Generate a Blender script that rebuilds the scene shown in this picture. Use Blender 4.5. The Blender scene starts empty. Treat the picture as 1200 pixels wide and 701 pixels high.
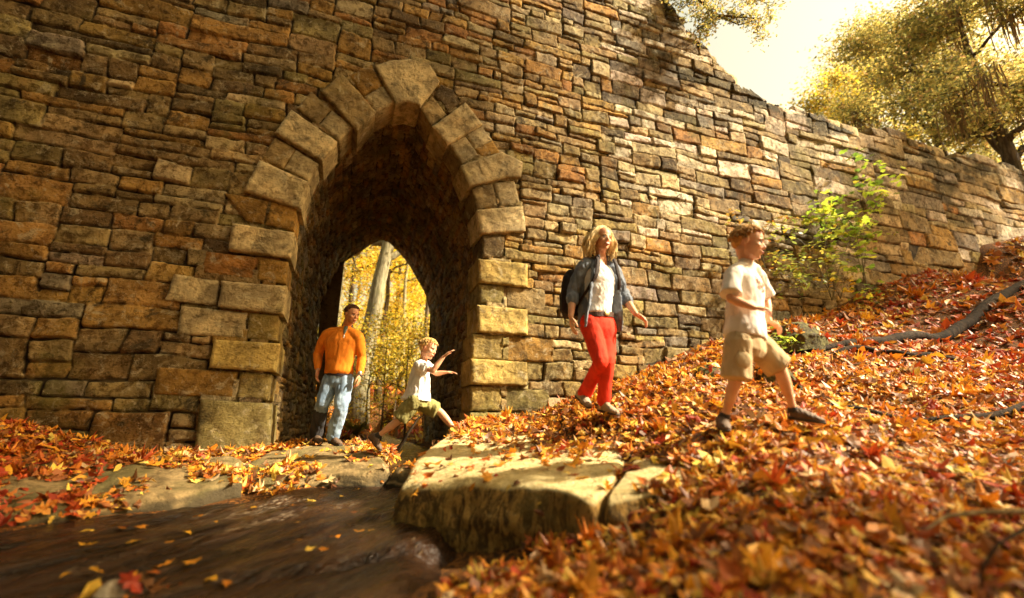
import bpy, bmesh, math, random
import numpy as np
from mathutils import Vector, Matrix
from mathutils.bvhtree import BVHTree
random.seed(7)
RNG = np.random.default_rng(11)
R = math.radians
sc = bpy.context.scene
COL = sc.collection

# ---------------------------------------------------------------- camera
PW, PH, F = 1200.0, 701.0, 545.0
YAW, PITCH, ROLL = R(19.5), R(15.2), R(0.6)
CAM = np.array([0.0, -6.5, 0.31])
cam_d = bpy.data.cameras.new("camera")
cam = bpy.data.objects.new("camera", cam_d)
COL.objects.link(cam)
CM = Matrix.Rotation(-YAW, 3, 'Z') @ Matrix.Rotation(R(90) + PITCH, 3, 'X') @ Matrix.Rotation(ROLL, 3, 'Z')
cam.matrix_world = Matrix.Translation(Vector(CAM)) @ CM.to_4x4()
cam_d.sensor_width = 36.0
cam_d.lens = 36.0 * F / PW
cam_d.clip_start = 0.05
cam_d.clip_end = 2000
cam_d.dof.use_dof = True
cam_d.dof.focus_distance = 5.9
cam_d.dof.aperture_fstop = 0.68
sc.camera = cam

# ---------------------------------------------------------------- world, sun, exposure
SUN = Vector((0.72, -0.31, 0.62)).normalized()
SUN_EL = math.asin(SUN.z)
w = bpy.data.worlds.new("World")
sc.world = w
w.use_nodes = True
nt = w.node_tree
nt.nodes.clear()
sky = nt.nodes.new('ShaderNodeTexSky')
sky.sky_type = 'NISHITA'
sky.sun_disc = False
sky.sun_elevation = SUN_EL
sky.sun_rotation = math.atan2(SUN.x, SUN.y)
sky.dust_density = 4.0
sky.air_density = 1.2
tint = nt.nodes.new('ShaderNodeMix')
tint.data_type = 'RGBA'
tint.blend_type = 'MULTIPLY'
tint.inputs[0].default_value = 1.0
tint.inputs[7].default_value = (1.50, 1.16, 0.62, 1)
bg = nt.nodes.new('ShaderNodeBackground')
bg.inputs[1].default_value = 0.09
out = nt.nodes.new('ShaderNodeOutputWorld')
nt.links.new(sky.outputs[0], tint.inputs[6])
nt.links.new(tint.outputs[2], bg.inputs[0])
nt.links.new(bg.outputs[0], out.inputs[0])
sl = bpy.data.lights.new("sun", 'SUN')
sl.energy = 5.0
sl.angle = R(2.5)
sl.color = (1.0, 0.85, 0.62)
so = bpy.data.objects.new("sun", sl)
COL.objects.link(so)
so.rotation_euler = SUN.to_track_quat('Z', 'Y').to_euler()
so.location = (10, -20, 20)
sc.view_settings.view_transform = 'Standard'
sc.view_settings.look = 'None'
sc.view_settings.gamma = 1.0
sc.view_settings.exposure = 1.72
try:
    sc.cycles.max_bounces = 6
    sc.cycles.diffuse_bounces = 4
    sc.cycles.transmission_bounces = 4
    sc.cycles.transparent_max_bounces = 4
    sc.cycles.sample_clamp_indirect = 6.0
except Exception:
    pass

# ---------------------------------------------------------------- survey helpers
CMn = np.array(CM)

def ray(px, py):
    v = CMn @ np.array([px - PW / 2, PH / 2 - py, -F])
    return v / np.linalg.norm(v)

FW = np.array([math.sin(YAW), math.cos(YAW), 0.0])
RT = np.array([math.cos(YAW), -math.sin(YAW), 0.0])

def P(px, py, d):
    """world point seen at a photo position, d metres ahead of the camera"""
    v = ray(px, py)
    return CAM + v * (d / (v @ FW))

def W(px, py, y=0.0):
    """world point on the vertical plane of constant y"""
    v = ray(px, py)
    return CAM + v * ((y - CAM[1]) / v[1])

# ---------------------------------------------------------------- numpy noise
def _h(i, j, k):
    n = (i * 374761393 + j * 668265263 + k * 2147483647 * 0 + k * 1274126177) & 0xffffffff
    n = ((n ^ (n >> 13)) * 1274126177) & 0xffffffff
    return ((n ^ (n >> 16)) & 0xffffff) / float(0xffffff)

def noise3(x, y, z):
    x = np.asarray(x, float); y = np.asarray(y, float); z = np.asarray(z, float)
    x, y, z = np.broadcast_arrays(x, y, z)
    xi = np.floor(x).astype(np.int64); yi = np.floor(y).astype(np.int64); zi = np.floor(z).astype(np.int64)
    fx = x - xi; fy = y - yi; fz = z - zi
    fx = fx * fx * (3 - 2 * fx); fy = fy * fy * (3 - 2 * fy); fz = fz * fz * (3 - 2 * fz)
    r = 0
    for a in (0, 1):
        for b in (0, 1):
            for c in (0, 1):
                wgt = (fx if a else 1 - fx) * (fy if b else 1 - fy) * (fz if c else 1 - fz)
                r = r + wgt * _h(xi + a, yi + b, zi + c)
    return r * 2 - 1

def fbm(x, y, z=0.0, o=4, g=0.5):
    r = 0; a = 1.0; s = 1.0
    for i in range(o):
        r = r + a * noise3(np.asarray(x) * s + 17.3 * i, np.asarray(y) * s, np.asarray(z) * s + 5.1 * i)
        a *= g; s *= 2.03
    return r

def sstep(a, b, x):
    t = np.clip((x - a) / (b - a), 0, 1)
    return t * t * (3 - 2 * t)

# ---------------------------------------------------------------- mesh helpers
def np_mesh(name, V, Fc, mat=None, smooth=True, attrs=None):
    V = np.asarray(V, np.float32); Fc = np.asarray(Fc, np.int32)
    me = bpy.data.meshes.new(name)
    me.vertices.add(len(V)); me.vertices.foreach_set("co", V.ravel())
    nf, k = Fc.shape
    me.loops.add(nf * k); me.loops.foreach_set("vertex_index", Fc.ravel())
    me.polygons.add(nf)
    me.polygons.foreach_set("loop_start", np.arange(0, nf * k, k, dtype=np.int32))
    me.polygons.foreach_set("loop_total", np.full(nf, k, np.int32))
    me.polygons.foreach_set("use_smooth", np.full(nf, smooth))
    for an, arr in (attrs or {}).items():
        arr = np.asarray(arr, np.float32)
        if arr.ndim == 2:
            a4 = np.ones((len(arr), 4), np.float32); a4[:, :3] = arr
            at = me.attributes.new(an, 'FLOAT_COLOR', 'POINT'); at.data.foreach_set("color", a4.ravel())
        else:
            at = me.attributes.new(an, 'FLOAT', 'POINT'); at.data.foreach_set("value", arr)
    me.update(calc_edges=True)
    if mat: me.materials.append(mat)
    return me

def link(name, me, parent=None, loc=None):
    o = bpy.data.objects.new(name, me)
    COL.objects.link(o)
    if parent is not None:
        o.parent = parent
        pl = Vector(parent.location)
        q = parent.parent
        while q is not None:
            pl += Vector(q.location); q = q.parent
        if me is not None and loc is None:
            me.transform(Matrix.Translation(-pl))      # data were written in world space
    if loc is not None: o.location = loc
    return o

def thing(name, label, cat, loc, group=None):
    o = bpy.data.objects.new(name, None)
    COL.objects.link(o)
    o.location = Vector([float(v) for v in loc]); o['label'] = label; o['category'] = cat
    o.empty_display_size = 0.2
    if group: o['group'] = group
    return o

def tag(o, label, cat, group=None):
    o['label'] = label; o['category'] = cat
    if group: o['group'] = group
    return o

def grid_faces(nx, nz, keep=None):
    i = np.arange(nx - 1)[:, None]; j = np.arange(nz - 1)[None, :]
    a = i * nz + j
    Fc = np.stack([a, a + nz, a + nz + 1, a + 1], -1).reshape(-1, 4)
    if keep is not None: Fc = Fc[keep.ravel()]
    return Fc

def compact(V, Fc, attrs):
    used = np.unique(Fc)
    m = np.zeros(len(V), np.int32); m[used] = np.arange(len(used))
    return V[used], m[Fc], {k: v[used] for k, v in attrs.items()}

def in_poly(x, y, poly):
    x = np.asarray(x, float); y = np.asarray(y, float)
    r = np.zeros(x.shape, bool)
    n = len(poly)
    for i in range(n):
        x0, y0 = poly[i]; x1, y1 = poly[(i + 1) % n]
        if y0 == y1: continue
        c = ((y0 > y) != (y1 > y)) & (x < (x1 - x0) * (y - y0) / (y1 - y0) + x0)
        r ^= c
    return r

def tube_np(pts, rad, n=8, squash=None):
    """tapered tube through pts; returns verts, quads"""
    pts = np.asarray(pts, float); rad = np.asarray(rad, float)
    m = len(pts)
    T = np.gradient(pts, axis=0); T /= (np.linalg.norm(T, axis=1)[:, None] + 1e-9)
    up = np.array([0, 0, 1.0]) if abs(T[0, 2]) < 0.9 else np.array([1.0, 0, 0])
    V = []
    S = np.cross(T[0], up); S /= np.linalg.norm(S)
    th = np.linspace(0, 2 * np.pi, n, endpoint=False)
    for i in range(m):
        S = S - (S @ T[i]) * T[i]; S /= (np.linalg.norm(S) + 1e-9)
        B = np.cross(T[i], S)
        V.append(pts[i] + rad[i] * (np.cos(th)[:, None] * S + np.sin(th)[:, None] * B))
    V = np.concatenate(V)
    Fc = []
    for i in range(m - 1):
        for k in range(n):
            k2 = (k + 1) % n
            Fc.append((i * n + k, i * n + k2, (i + 1) * n + k2, (i + 1) * n + k))
    # end caps as degenerate fans to a centre point
    c0 = len(V); V = np.concatenate([V, pts[:1] - T[:1] * rad[0] * .4, pts[-1:] + T[-1:] * rad[-1] * .4])
    for k in range(n):
        k2 = (k + 1) % n
        Fc.append((c0, k2, k, c0)); Fc.append((c0 + 1, (m - 1) * n + k, (m - 1) * n + k2, c0 + 1))
    return V, np.array(Fc, np.int32)

class Soup:
    """collects numpy pieces into one mesh (quads; triangles repeat their last corner and are split off)"""
    def __init__(s): s.V = []; s.F = []; s.n = 0; s.C = []
    def add(s, V, Fc, col=None):
        s.V.append(V); s.F.append(Fc + s.n); s.n += len(V)
        s.C.append(np.tile(np.array(col if col is not None else (1, 1, 1), float), (len(V), 1)))
    def build(s, name, mat, parent=None, smooth=True):
        V = np.concatenate(s.V); Fc = np.concatenate(s.F)
        if Fc.shape[1] == 4:
            tri = (Fc[:, 3] == Fc[:, 0]) | (Fc[:, 3] == Fc[:, 2])
            q = Fc[~tri]; t = Fc[tri][:, :3]
            a = np.concatenate([q[:, [0, 1, 2]], q[:, [0, 2, 3]], t])
        else: a = Fc
        me = np_mesh(name, V, a, mat, smooth, {'scol': np.concatenate(s.C)})
        return link(name, me, parent)

# ---------------------------------------------------------------- materials
class NB:
    def __init__(s, name):
        s.m = bpy.data.materials.new(name); s.m.use_nodes = True
        s.t = s.m.node_tree; s.t.nodes.clear()
        s.out = s.t.nodes.new('ShaderNodeOutputMaterial')
        s.geo = None
    def n(s, ty, **kw):
        nd = s.t.nodes.new(ty)
        for k, v in kw.items(): setattr(nd, k, v)
        return nd
    def l(s, a, b): s.t.links.new(a, b)
    def _in(s, sock, v):
        if isinstance(v, (int, float)): sock.default_value = v
        elif isinstance(v, tuple): sock.default_value = v if len(v) == 4 or sock.type == 'VECTOR' else (*v, 1)
        else: s.l(v, sock)
    def coord(s):
        if s.geo is None: s.geo = s.n('ShaderNodeNewGeometry')
        return s.geo.outputs['Position']
    def noise(s, scale, detail=4, rough=.55, stretch=None, vec=None, dist=0.0):
        v = vec if vec is not None else s.coord()
        if stretch:
            if len(stretch) > 3:
                m0 = s.n('ShaderNodeMapping'); m0.inputs['Rotation'].default_value = stretch[3]; s.l(v, m0.inputs[0]); v = m0.outputs[0]
            mp = s.n('ShaderNodeMapping'); mp.inputs['Scale'].default_value = stretch[:3]
            s.l(v, mp.inputs[0]); v = mp.outputs[0]
        nd = s.n('ShaderNodeTexNoise'); s.l(v, nd.inputs['Vector'])
        nd.inputs['Scale'].default_value = scale; nd.inputs['Detail'].default_value = detail
        nd.inputs['Roughness'].default_value = rough; nd.inputs['Distortion'].default_value = dist
        return nd.outputs[0]
    def ramp(s, f, a, b, lo=0.0, hi=1.0):
        m = s.n('ShaderNodeMapRange'); m.interpolation_type = 'SMOOTHSTEP'
        s._in(m.inputs[0], f); m.inputs[1].default_value = a; m.inputs[2].default_value = b
        m.inputs[3].default_value = lo; m.inputs[4].default_value = hi
        return m.outputs[0]
    def mix(s, f, a, b, mode='MIX'):
        m = s.n('ShaderNodeMix'); m.data_type = 'RGBA'; m.blend_type = mode
        s._in(m.inputs[0], f); s._in(m.inputs[6], a); s._in(m.inputs[7], b)
        return m.outputs[2]
    def math(s, op, a, b=0.0):
        m = s.n('ShaderNodeMath'); m.operation = op
        s._in(m.inputs[0], a); s._in(m.inputs[1], b)
        return m.outputs[0]
    def attr(s, name, fac=False):
        a = s.n('ShaderNodeAttribute'); a.attribute_name = name
        return a.outputs['Fac'] if fac else a.outputs['Color']
    def bump(s, h, dist, strength=1.0):
        b = s.n('ShaderNodeBump'); s._in(b.inputs['Height'], h)
        b.inputs['Distance'].default_value = dist; b.inputs['Strength'].default_value = strength
        return b.outputs[0]
    def principled(s, col, rough=.8, bump=None, spec=.3, **kw):
        p = s.n('ShaderNodeBsdfPrincipled')
        s._in(p.inputs['Base Color'], col); s._in(p.inputs['Roughness'], rough)
        p.inputs['Specular IOR Level'].default_value = spec
        for k, v in kw.items(): s._in(p.inputs[k], v)
        if bump is not None: s.l(bump, p.inputs['Normal'])
        return p.outputs[0]
    def done(s, sh):
        s.l(sh, s.out.inputs[0]); return s.m

def mat_stone(name='stone', k=1.0):
    b = NB(name)
    base = b.attr('scol'); j = b.attr('joint', True)
    n1 = b.noise(2.2, 5, .62); n2 = b.noise(9, 7, .72, dist=.4); n3 = b.noise(42, 5, .75); n4 = b.noise(5.5, 8, .74, dist=.9)
    c = b.mix(b.ramp(n1, .36, .66), b.mix(1.0, base, (.60, .55, .48), 'MULTIPLY'), b.mix(1.0, base, (1.30, 1.20, 1.02), 'MULTIPLY'))
    c = b.mix(b.ramp(b.noise(1.1, 5, .6, dist=.8), .54, .72, 0, .42 * k), c, (.38, .20, .05))
    c = b.mix(b.ramp(n4, .53, .64, 0, .62), c, (.50, .44, .28))
    c = b.mix(b.ramp(n2, .48, .60, 0, .85 * k), c, b.mix(1.0, c, (.34, .28, .20), 'MULTIPLY'))
    c = b.mix(b.ramp(b.noise(3.4, 7, .75, dist=.5), .55, .66, 0, .85 * k), c, (.038, .030, .016))
    c = b.mix(b.ramp(b.noise(.9, 4, .6), .55, .72, 0, .55), c, (.17, .15, .035))
    c = b.mix(b.ramp(n3, .56, .68, 0, .75 * k), c, (.022, .017, .010))
    c = b.mix(b.ramp(n3, .30, .42, .45, 0), c, (.58, .50, .34))
    jd = b.mix(b.ramp(b.noise(5, 3), .4, .6), (.028, .020, .011), (.085, .060, .03))
    c = b.mix(b.ramp(j, .05, .6), jd, c)
    h = b.math('ADD', b.math('MULTIPLY', n2, .8), b.math('ADD', b.math('MULTIPLY', n3, .35), b.math('MULTIPLY', b.noise(22, 7, .75, (1, 1, 1.6), dist=1.2), .5)))
    return b.done(b.principled(c, .88, b.bump(h, .045, 1.0), .2))

def mat_rock(name, c1, c2, c3, rough=.8, scale=3.0, stretch=None, bump=.03):
    b = NB(name)
    n1 = b.noise(scale, 6, .6, stretch); n2 = b.noise(scale * 6, 6, .7, stretch); n3 = b.noise(scale * 22, 4, .7)
    c = b.mix(b.ramp(n1, .38, .64), c1, c2)
    c = b.mix(b.ramp(n2, .50, .66, 0, .85), c, c3)
    c = b.mix(b.ramp(n3, .58, .72, 0, .5), c, (.04, .03, .018))
    h = b.math('ADD', n2, b.math('MULTIPLY', n3, .4))
    return b.done(b.principled(c, rough, b.bump(h, bump, .9), .25))

def mat_leaf(name, transl=.45, attr=True, col=None, rough=.55, spec=.35, vary=.3):
    b = NB(name)
    base = b.attr('scol') if attr else None
    c = base if attr else b.mix(0.0, col, col)
    n = b.noise(35, 4, .6)
    c = b.mix(b.ramp(n, .4, .7, 0, vary), c, b.mix(1.0, c, (.5, .36, .3), 'MULTIPLY'))
    p = b.principled(c, rough, None, spec)
    t = b.n('ShaderNodeBsdfTranslucent'); b.l(c, t.inputs[0])
    mx = b.n('ShaderNodeMixShader'); mx.inputs[0].default_value = transl
    b.l(p, mx.inputs[1]); b.l(t.outputs[0], mx.inputs[2])
    return b.done(mx.outputs[0])

def mat_bark(name, c1, c2):
    b = NB(name)
    n1 = b.noise(6, 6, .7, (2.2, 2.2, .35)); n2 = b.noise(2, 4, .6)
    c = b.mix(b.ramp(n1, .4, .6), c1, c2)
    c = b.mix(b.ramp(n2, .5, .7, 0, .4), c, b.mix(1.0, c, (.7, .85, .5), 'MULTIPLY'))
    return b.done(b.principled(c, .9, b.bump(n1, .04), .15))

def mat_cloth(name, col, dark=.6, scale=9, weave=220, rough=.85, stain=None, bumpd=.012):
    b = NB(name)
    tc = b.n('ShaderNodeTexCoord').outputs['Object']
    n1 = b.noise(scale, 5, .6, (1, 1, .5), vec=tc, dist=.6); n2 = b.noise(weave, 2, .5, vec=tc)
    d = tuple(v * dark for v in col)
    c = b.mix(b.ramp(n1, .42, .66), col, d)
    c = b.mix(b.ramp(n2, .5, .7, 0, .25), c, d)
    if stain:
        c = b.mix(b.ramp(b.noise(stain[1], 3, .5, vec=tc), stain[2], stain[2] + .06, 0, stain[3]), c, stain[0])
    h = b.math('ADD', n1, b.math('MULTIPLY', n2, .15))
    return b.done(b.principled(c, rough, b.bump(h, bumpd, .9), .15))

def mat_skin(name, col):
    b = NB(name)
    tc = b.n('ShaderNodeTexCoord').outputs['Object']
    n1 = b.noise(12, 4, .6, vec=tc)
    c = b.mix(b.ramp(n1, .4, .7, 0, .6), col, (col[0] * .85, col[1] * .62, col[2] * .55))
    return b.done(b.principled(c, .5, None, .4, **{'Subsurface Weight': .12, 'Subsurface Scale': .02}))

def mat_plain(name, col, rough=.6, metal=0.0, spec=.4):
    b = NB(name)
    tc = b.n('ShaderNodeTexCoord').outputs['Object']
    n1 = b.noise(30, 4, .6, vec=tc)
    c = b.mix(b.ramp(n1, .35, .7), col, tuple(v * .75 for v in col))
    return b.done(b.principled(c, rough, b.bump(n1, .003), spec, Metallic=metal))
# ================================================================ the stone bridge
M_STONE = mat_stone('rubble_stone')
M_DRESSED = mat_stone('dressed_stone', .68)
BR = thing('stone_bridge', 'old rubble stone bridge wall with a pointed gothic arch and dressed voussoirs', 'bridge', (0.5, 3.0, 0.0))

def pack(x0, x1, z0, z1, wf, hf, rnd):
    """fill a rectangle with irregular coursed rubble (skyline packing)"""
    segs = [[x0, x1, z0]]
    out = []
    while True:
        i = min(range(len(segs)), key=lambda k: segs[k][2])
        a, b, z = segs[i]
        if z >= z1: break
        L = b - a
        nb = []
        if i > 0: nb.append(segs[i - 1][2])
        if i < len(segs) - 1: nb.append(segs[i + 1][2])
        wm, hm = wf((a + b) / 2 if L < 1 else a, z), hf(a, z)
        ww = wm * math.exp(rnd.gauss(0, .38))
        hh = hm * math.exp(rnd.gauss(0, .30))
        if L < wm * .45 and nb:
            t = min(nb) - z
            if t < hm * 2.2: hh = t
            ww = L
        elif L <= ww * 1.45: ww = L if L < wm * 2.3 else L / 2
        for q in nb:
            if abs(q - (z + hh)) < hm * .42: hh = q - z
        if hh < hm * .5 and rnd.random() < .8: hh = hm * rnd.uniform(.5, .75)
        ww = min(ww, L)
        if hh * 1.0 > ww * 1.5: hh = ww * 1.2
        if L - ww < wm * .3: ww = L
        side = rnd.random() < .5
        s0, s1 = (a, a + ww) if side else (b - ww, b)
        out.append((s0, s1, z, z + hh))
        new = []
        if s0 > a + 1e-6: new.append([a, s0, z])
        new.append([s0, s1, z + hh])
        if s1 < b - 1e-6: new.append([s1, b, z])
        segs[i:i + 1] = new
        k = 0
        while k < len(segs) - 1:
            if abs(segs[k][2] - segs[k + 1][2]) < .012:
                segs[k][2] = segs[k + 1][2] = max(segs[k][2], segs[k + 1][2])
                segs[k] = [segs[k][0], segs[k + 1][1], segs[k][2]]; segs.pop(k + 1)
            else: k += 1
    return out

def stone_field(xs, zs, stones, colf, rnd, proud=.03, depth=.05):
    nx, nz = len(xs), len(zs)
    H = np.full((nx, nz), -depth); J = np.zeros((nx, nz)); C = np.full((nx, nz, 3), .05); I = np.zeros((nx, nz))
    for n, (x0, x1, z0, z1) in enumerate(stones):
        i0, i1 = np.searchsorted(xs, [x0 - .01, x1 + .01]); k0, k1 = np.searchsorted(zs, [z0 - .01, z1 + .01])
        if i1 <= i0 or k1 <= k0: continue
        X = xs[i0:i1, None]; Z = zs[None, k0:k1]
        xc, zc = (x0 + x1) / 2, (z0 + z1) / 2
        g = lambda: rnd.uniform(.001, .006) if rnd.random() < .85 else rnd.uniform(.008, .018)
        wob = .012 * noise3(X * 7, Z * 7, n * 3.1) + .006 * noise3(X * 21, Z * 21, n * 3.1)
        d1 = X - (x0 + g()) + rnd.gauss(0, .07) * (Z - zc) + wob
        d2 = (x1 - g()) - X + rnd.gauss(0, .07) * (Z - zc) + wob
        d3 = Z - (z0 + g()) + rnd.gauss(0, .025) * (X - xc) + wob
        d4 = (z1 - g()) - Z + rnd.gauss(0, .025) * (X - xc) + wob
        k = .007
        d = -k * np.log(np.exp(-d1 / k) + np.exp(-d2 / k) + np.exp(-d3 / k) + np.exp(-d4 / k))
        base = rnd.gauss(0, proud * .55); bul = rnd.uniform(.35, 1.0) * proud
        h = base + rnd.gauss(0, .03) * (X - xc) + rnd.gauss(0, .06) * (Z - zc) + bul * (1 - np.exp(-np.maximum(d, 0) / .011))
        s = sstep(-.004, .008, d)
        hh = -depth + (h + depth) * s
        ccol = colf(xc, zc, rnd)
        m = hh > H[i0:i1, k0:k1]
        H[i0:i1, k0:k1][m] = hh[m]
        J[i0:i1, k0:k1][m] = s[m]
        C[i0:i1, k0:k1][m] = ccol
        I[i0:i1, k0:k1][m] = n * .37
    return H, J, C, I

TONES = {'tan': (.36, .28, .14), 'ochre': (.42, .26, .07), 'orange': (.38, .19, .055), 'brown': (.17, .12, .055), 'dark': (.085, .065, .035),
         'pale': (.52, .45, .28), 'grey': (.25, .235, .21), 'olive': (.27, .235, .095), 'yellow': (.43, .345, .125), 'white': (.78, .73, .64)}

def wallcol(x, z, rnd):
    if x > 4.3 and z > 3.4 + .1 * (x - 4):
        wts = dict(tan=4, ochre=1, orange=.4, brown=1.3, dark=.6, pale=4.5, grey=2.0, olive=.4, white=3.2 if z < 5 else 6)
    elif x > 1.6 and z < 2.2 and x < 4:
        wts = dict(tan=3, ochre=1, olive=3.5, yellow=2.6, brown=.8, pale=1)
    elif x > 3.5:
        wts = dict(tan=5, ochre=2.2, olive=3, yellow=1.2, brown=2, grey=1.6, dark=.8, pale=1)
    elif x > -.2:
        wts = dict(tan=5, ochre=4, orange=2, brown=1.4, olive=1.4, pale=1, grey=.8)
    else:
        wts = dict(tan=4.5, ochre=4, orange=1.8, brown=3.2, olive=1.4, dark=1.0, pale=.8, grey=.6)
    k = rnd.choices(list(wts), list(wts.values()))[0]
    v = rnd.uniform(.8, 1.2)
    av = np.array([.31, .235, .11]) if x < 4 else np.array([.38, .31, .20])
    q = .26 if x < 4 else .10
    return np.array([min(.85, (c * (1 - q) + a * q) * v * rnd.uniform(.95, 1.05)) for c, a in zip(TONES[k], av)])

def world_poly(scale, ox, oy, pts, y):
    return [W(ox + a / scale, oy + b / scale, y) for a, b in pts]

SA = (2.337, 250, 50)      # survey sheets: scale and offset
SB = (3.43, 0, 200)
SC = (2.803, 0, 300)
SD = (2.0, 550, 150)
BLK = [  # proud, sheet, polygon, tone
 (1, SA, [(80, 402), (125, 318), (264, 380), (242, 456)], 'pale'),
 (0, SA, [(128, 316), (168, 256), (226, 290), (192, 344)], 'tan'),
 (0, SA, [(192, 344), (226, 290), (290, 330), (262, 380)], 'pale'),
 (1, SA, [(166, 244), (212, 180), (342, 270), (300, 324)], 'pale'),
 (0, SA, [(226, 178), (268, 130), (325, 182), (286, 224)], 'tan'),
 (0, SA, [(286, 224), (325, 182), (386, 230), (346, 268)], 'pale'),
 (1, SA, [(292, 130), (352, 80), (447, 188), (396, 242)], 'tan'),
 (0, SA, [(368, 88), (434, 57), (466, 116), (412, 146)], 'ochre'),
 (0, SA, [(412, 146), (466, 116), (500, 164), (446, 190)], 'pale'),
 (1, SA, [(441, 60), (480, 46), (540, 40), (596, 58), (622, 104), (568, 172), (533, 161), (500, 166)], 'pale'),
 (0, SA, [(600, 144), (642, 196), (598, 227), (566, 178)], 'tan'),
 (0, SA, [(624, 112), (658, 128), (682, 164), (645, 192), (603, 142)], 'brown'),
 (1, SA, [(598, 228), (692, 160), (740, 223), (641, 279)], 'pale'),
 (0, SA, [(648, 278), (691, 252), (730, 310), (682, 332)], 'pale'),
 (0, SA, [(692, 250), (736, 227), (767, 266), (716, 290)], 'pale'),
 (0, SA, [(714, 290), (767, 266), (788, 302), (732, 314)], 'ochre'),
 (1, SA, [(676, 334), (792, 296), (850, 325), (846, 368), (806, 368), (700, 393)], 'pale'),
 (0, SA, [(708, 398), (765, 384), (782, 449), (722, 456)], 'tan'),
 (0, SA, [(767, 384), (826, 374), (843, 441), (784, 449)], 'pale'),
 (1, SA, [(721, 456), (851, 445), (859, 516), (731, 523)], 'pale'),
 (0, SA, [(736, 526), (800, 526), (800, 592), (736, 590)], 'brown'),
 (1, SD, [(20, 305), (139, 317), (139, 374), (22, 361)], 'yellow'),
 (0, SD, [(22, 364), (84, 367), (82, 416), (22, 411)], 'olive'),
 (0, SD, [(86, 369), (180, 376), (180, 432), (84, 419)], 'tan'),
 (1, SD, [(18, 413), (139, 425), (139, 486), (18, 478)], 'yellow'),
 (0, SD, [(5, 481), (82, 484), (82, 546), (5, 541)], 'yellow'),
 (0, SD, [(84, 487), (200, 491), (200, 549), (84, 548)], 'ochre'),
 (1, SD, [(3, 539), (139, 548), (139, 605), (3, 601)], 'yellow'),
 (0, SD, [(2, 604), (78, 607), (78, 664), (2, 664)], 'yellow'),
 (0, SD, [(80, 608), (190, 612), (190, 662), (80, 662)], 'olive'),
 (1, SD, [(0, 666), (165, 668), (165, 740), (0, 740)], 'olive'),
 (0, SB, [(1087, 119), (1196, 141), (1182, 240), (1062, 216)], 'ochre'),
 (0, SB, [(897, 86), (1085, 119), (1060, 214), (990, 202)], 'ochre'),
 (1, SB, [(932, 208), (1186, 246), (1171, 351), (912, 316)], 'pale'),
 (0, SB, [(1037, 346), (1160, 363), (1150, 456), (1022, 441)], 'ochre'),
 (0, SB, [(822, 322), (1035, 346), (1020, 440), (806, 414)], 'orange'),
 (1, SB, [(888, 441), (1156, 461), (1140, 577), (872, 546)], 'pale'),
 (0, SB, [(696, 412), (886, 441), (870, 544), (656, 519)], 'pale'),
 (0, SC, [(817, 186), (916, 191), (911, 279), (806, 271)], 'yellow'),
 (0, SC, [(592, 161), (815, 186), (804, 270), (576, 258)], 'pale'),
 (1, SC, [(700, 273), (921, 286), (909, 382), (682, 366)], 'yellow'),
 (0, SC, [(787, 379), (893, 386), (881, 477), (772, 469)], 'yellow'),
 (0, SC, [(513, 363), (785, 379), (770, 468), (500, 455)], 'ochre'),
 (1, SC, [(655, 469), (893, 483), (884, 680), (630, 680)], 'olive'),
]

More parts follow.
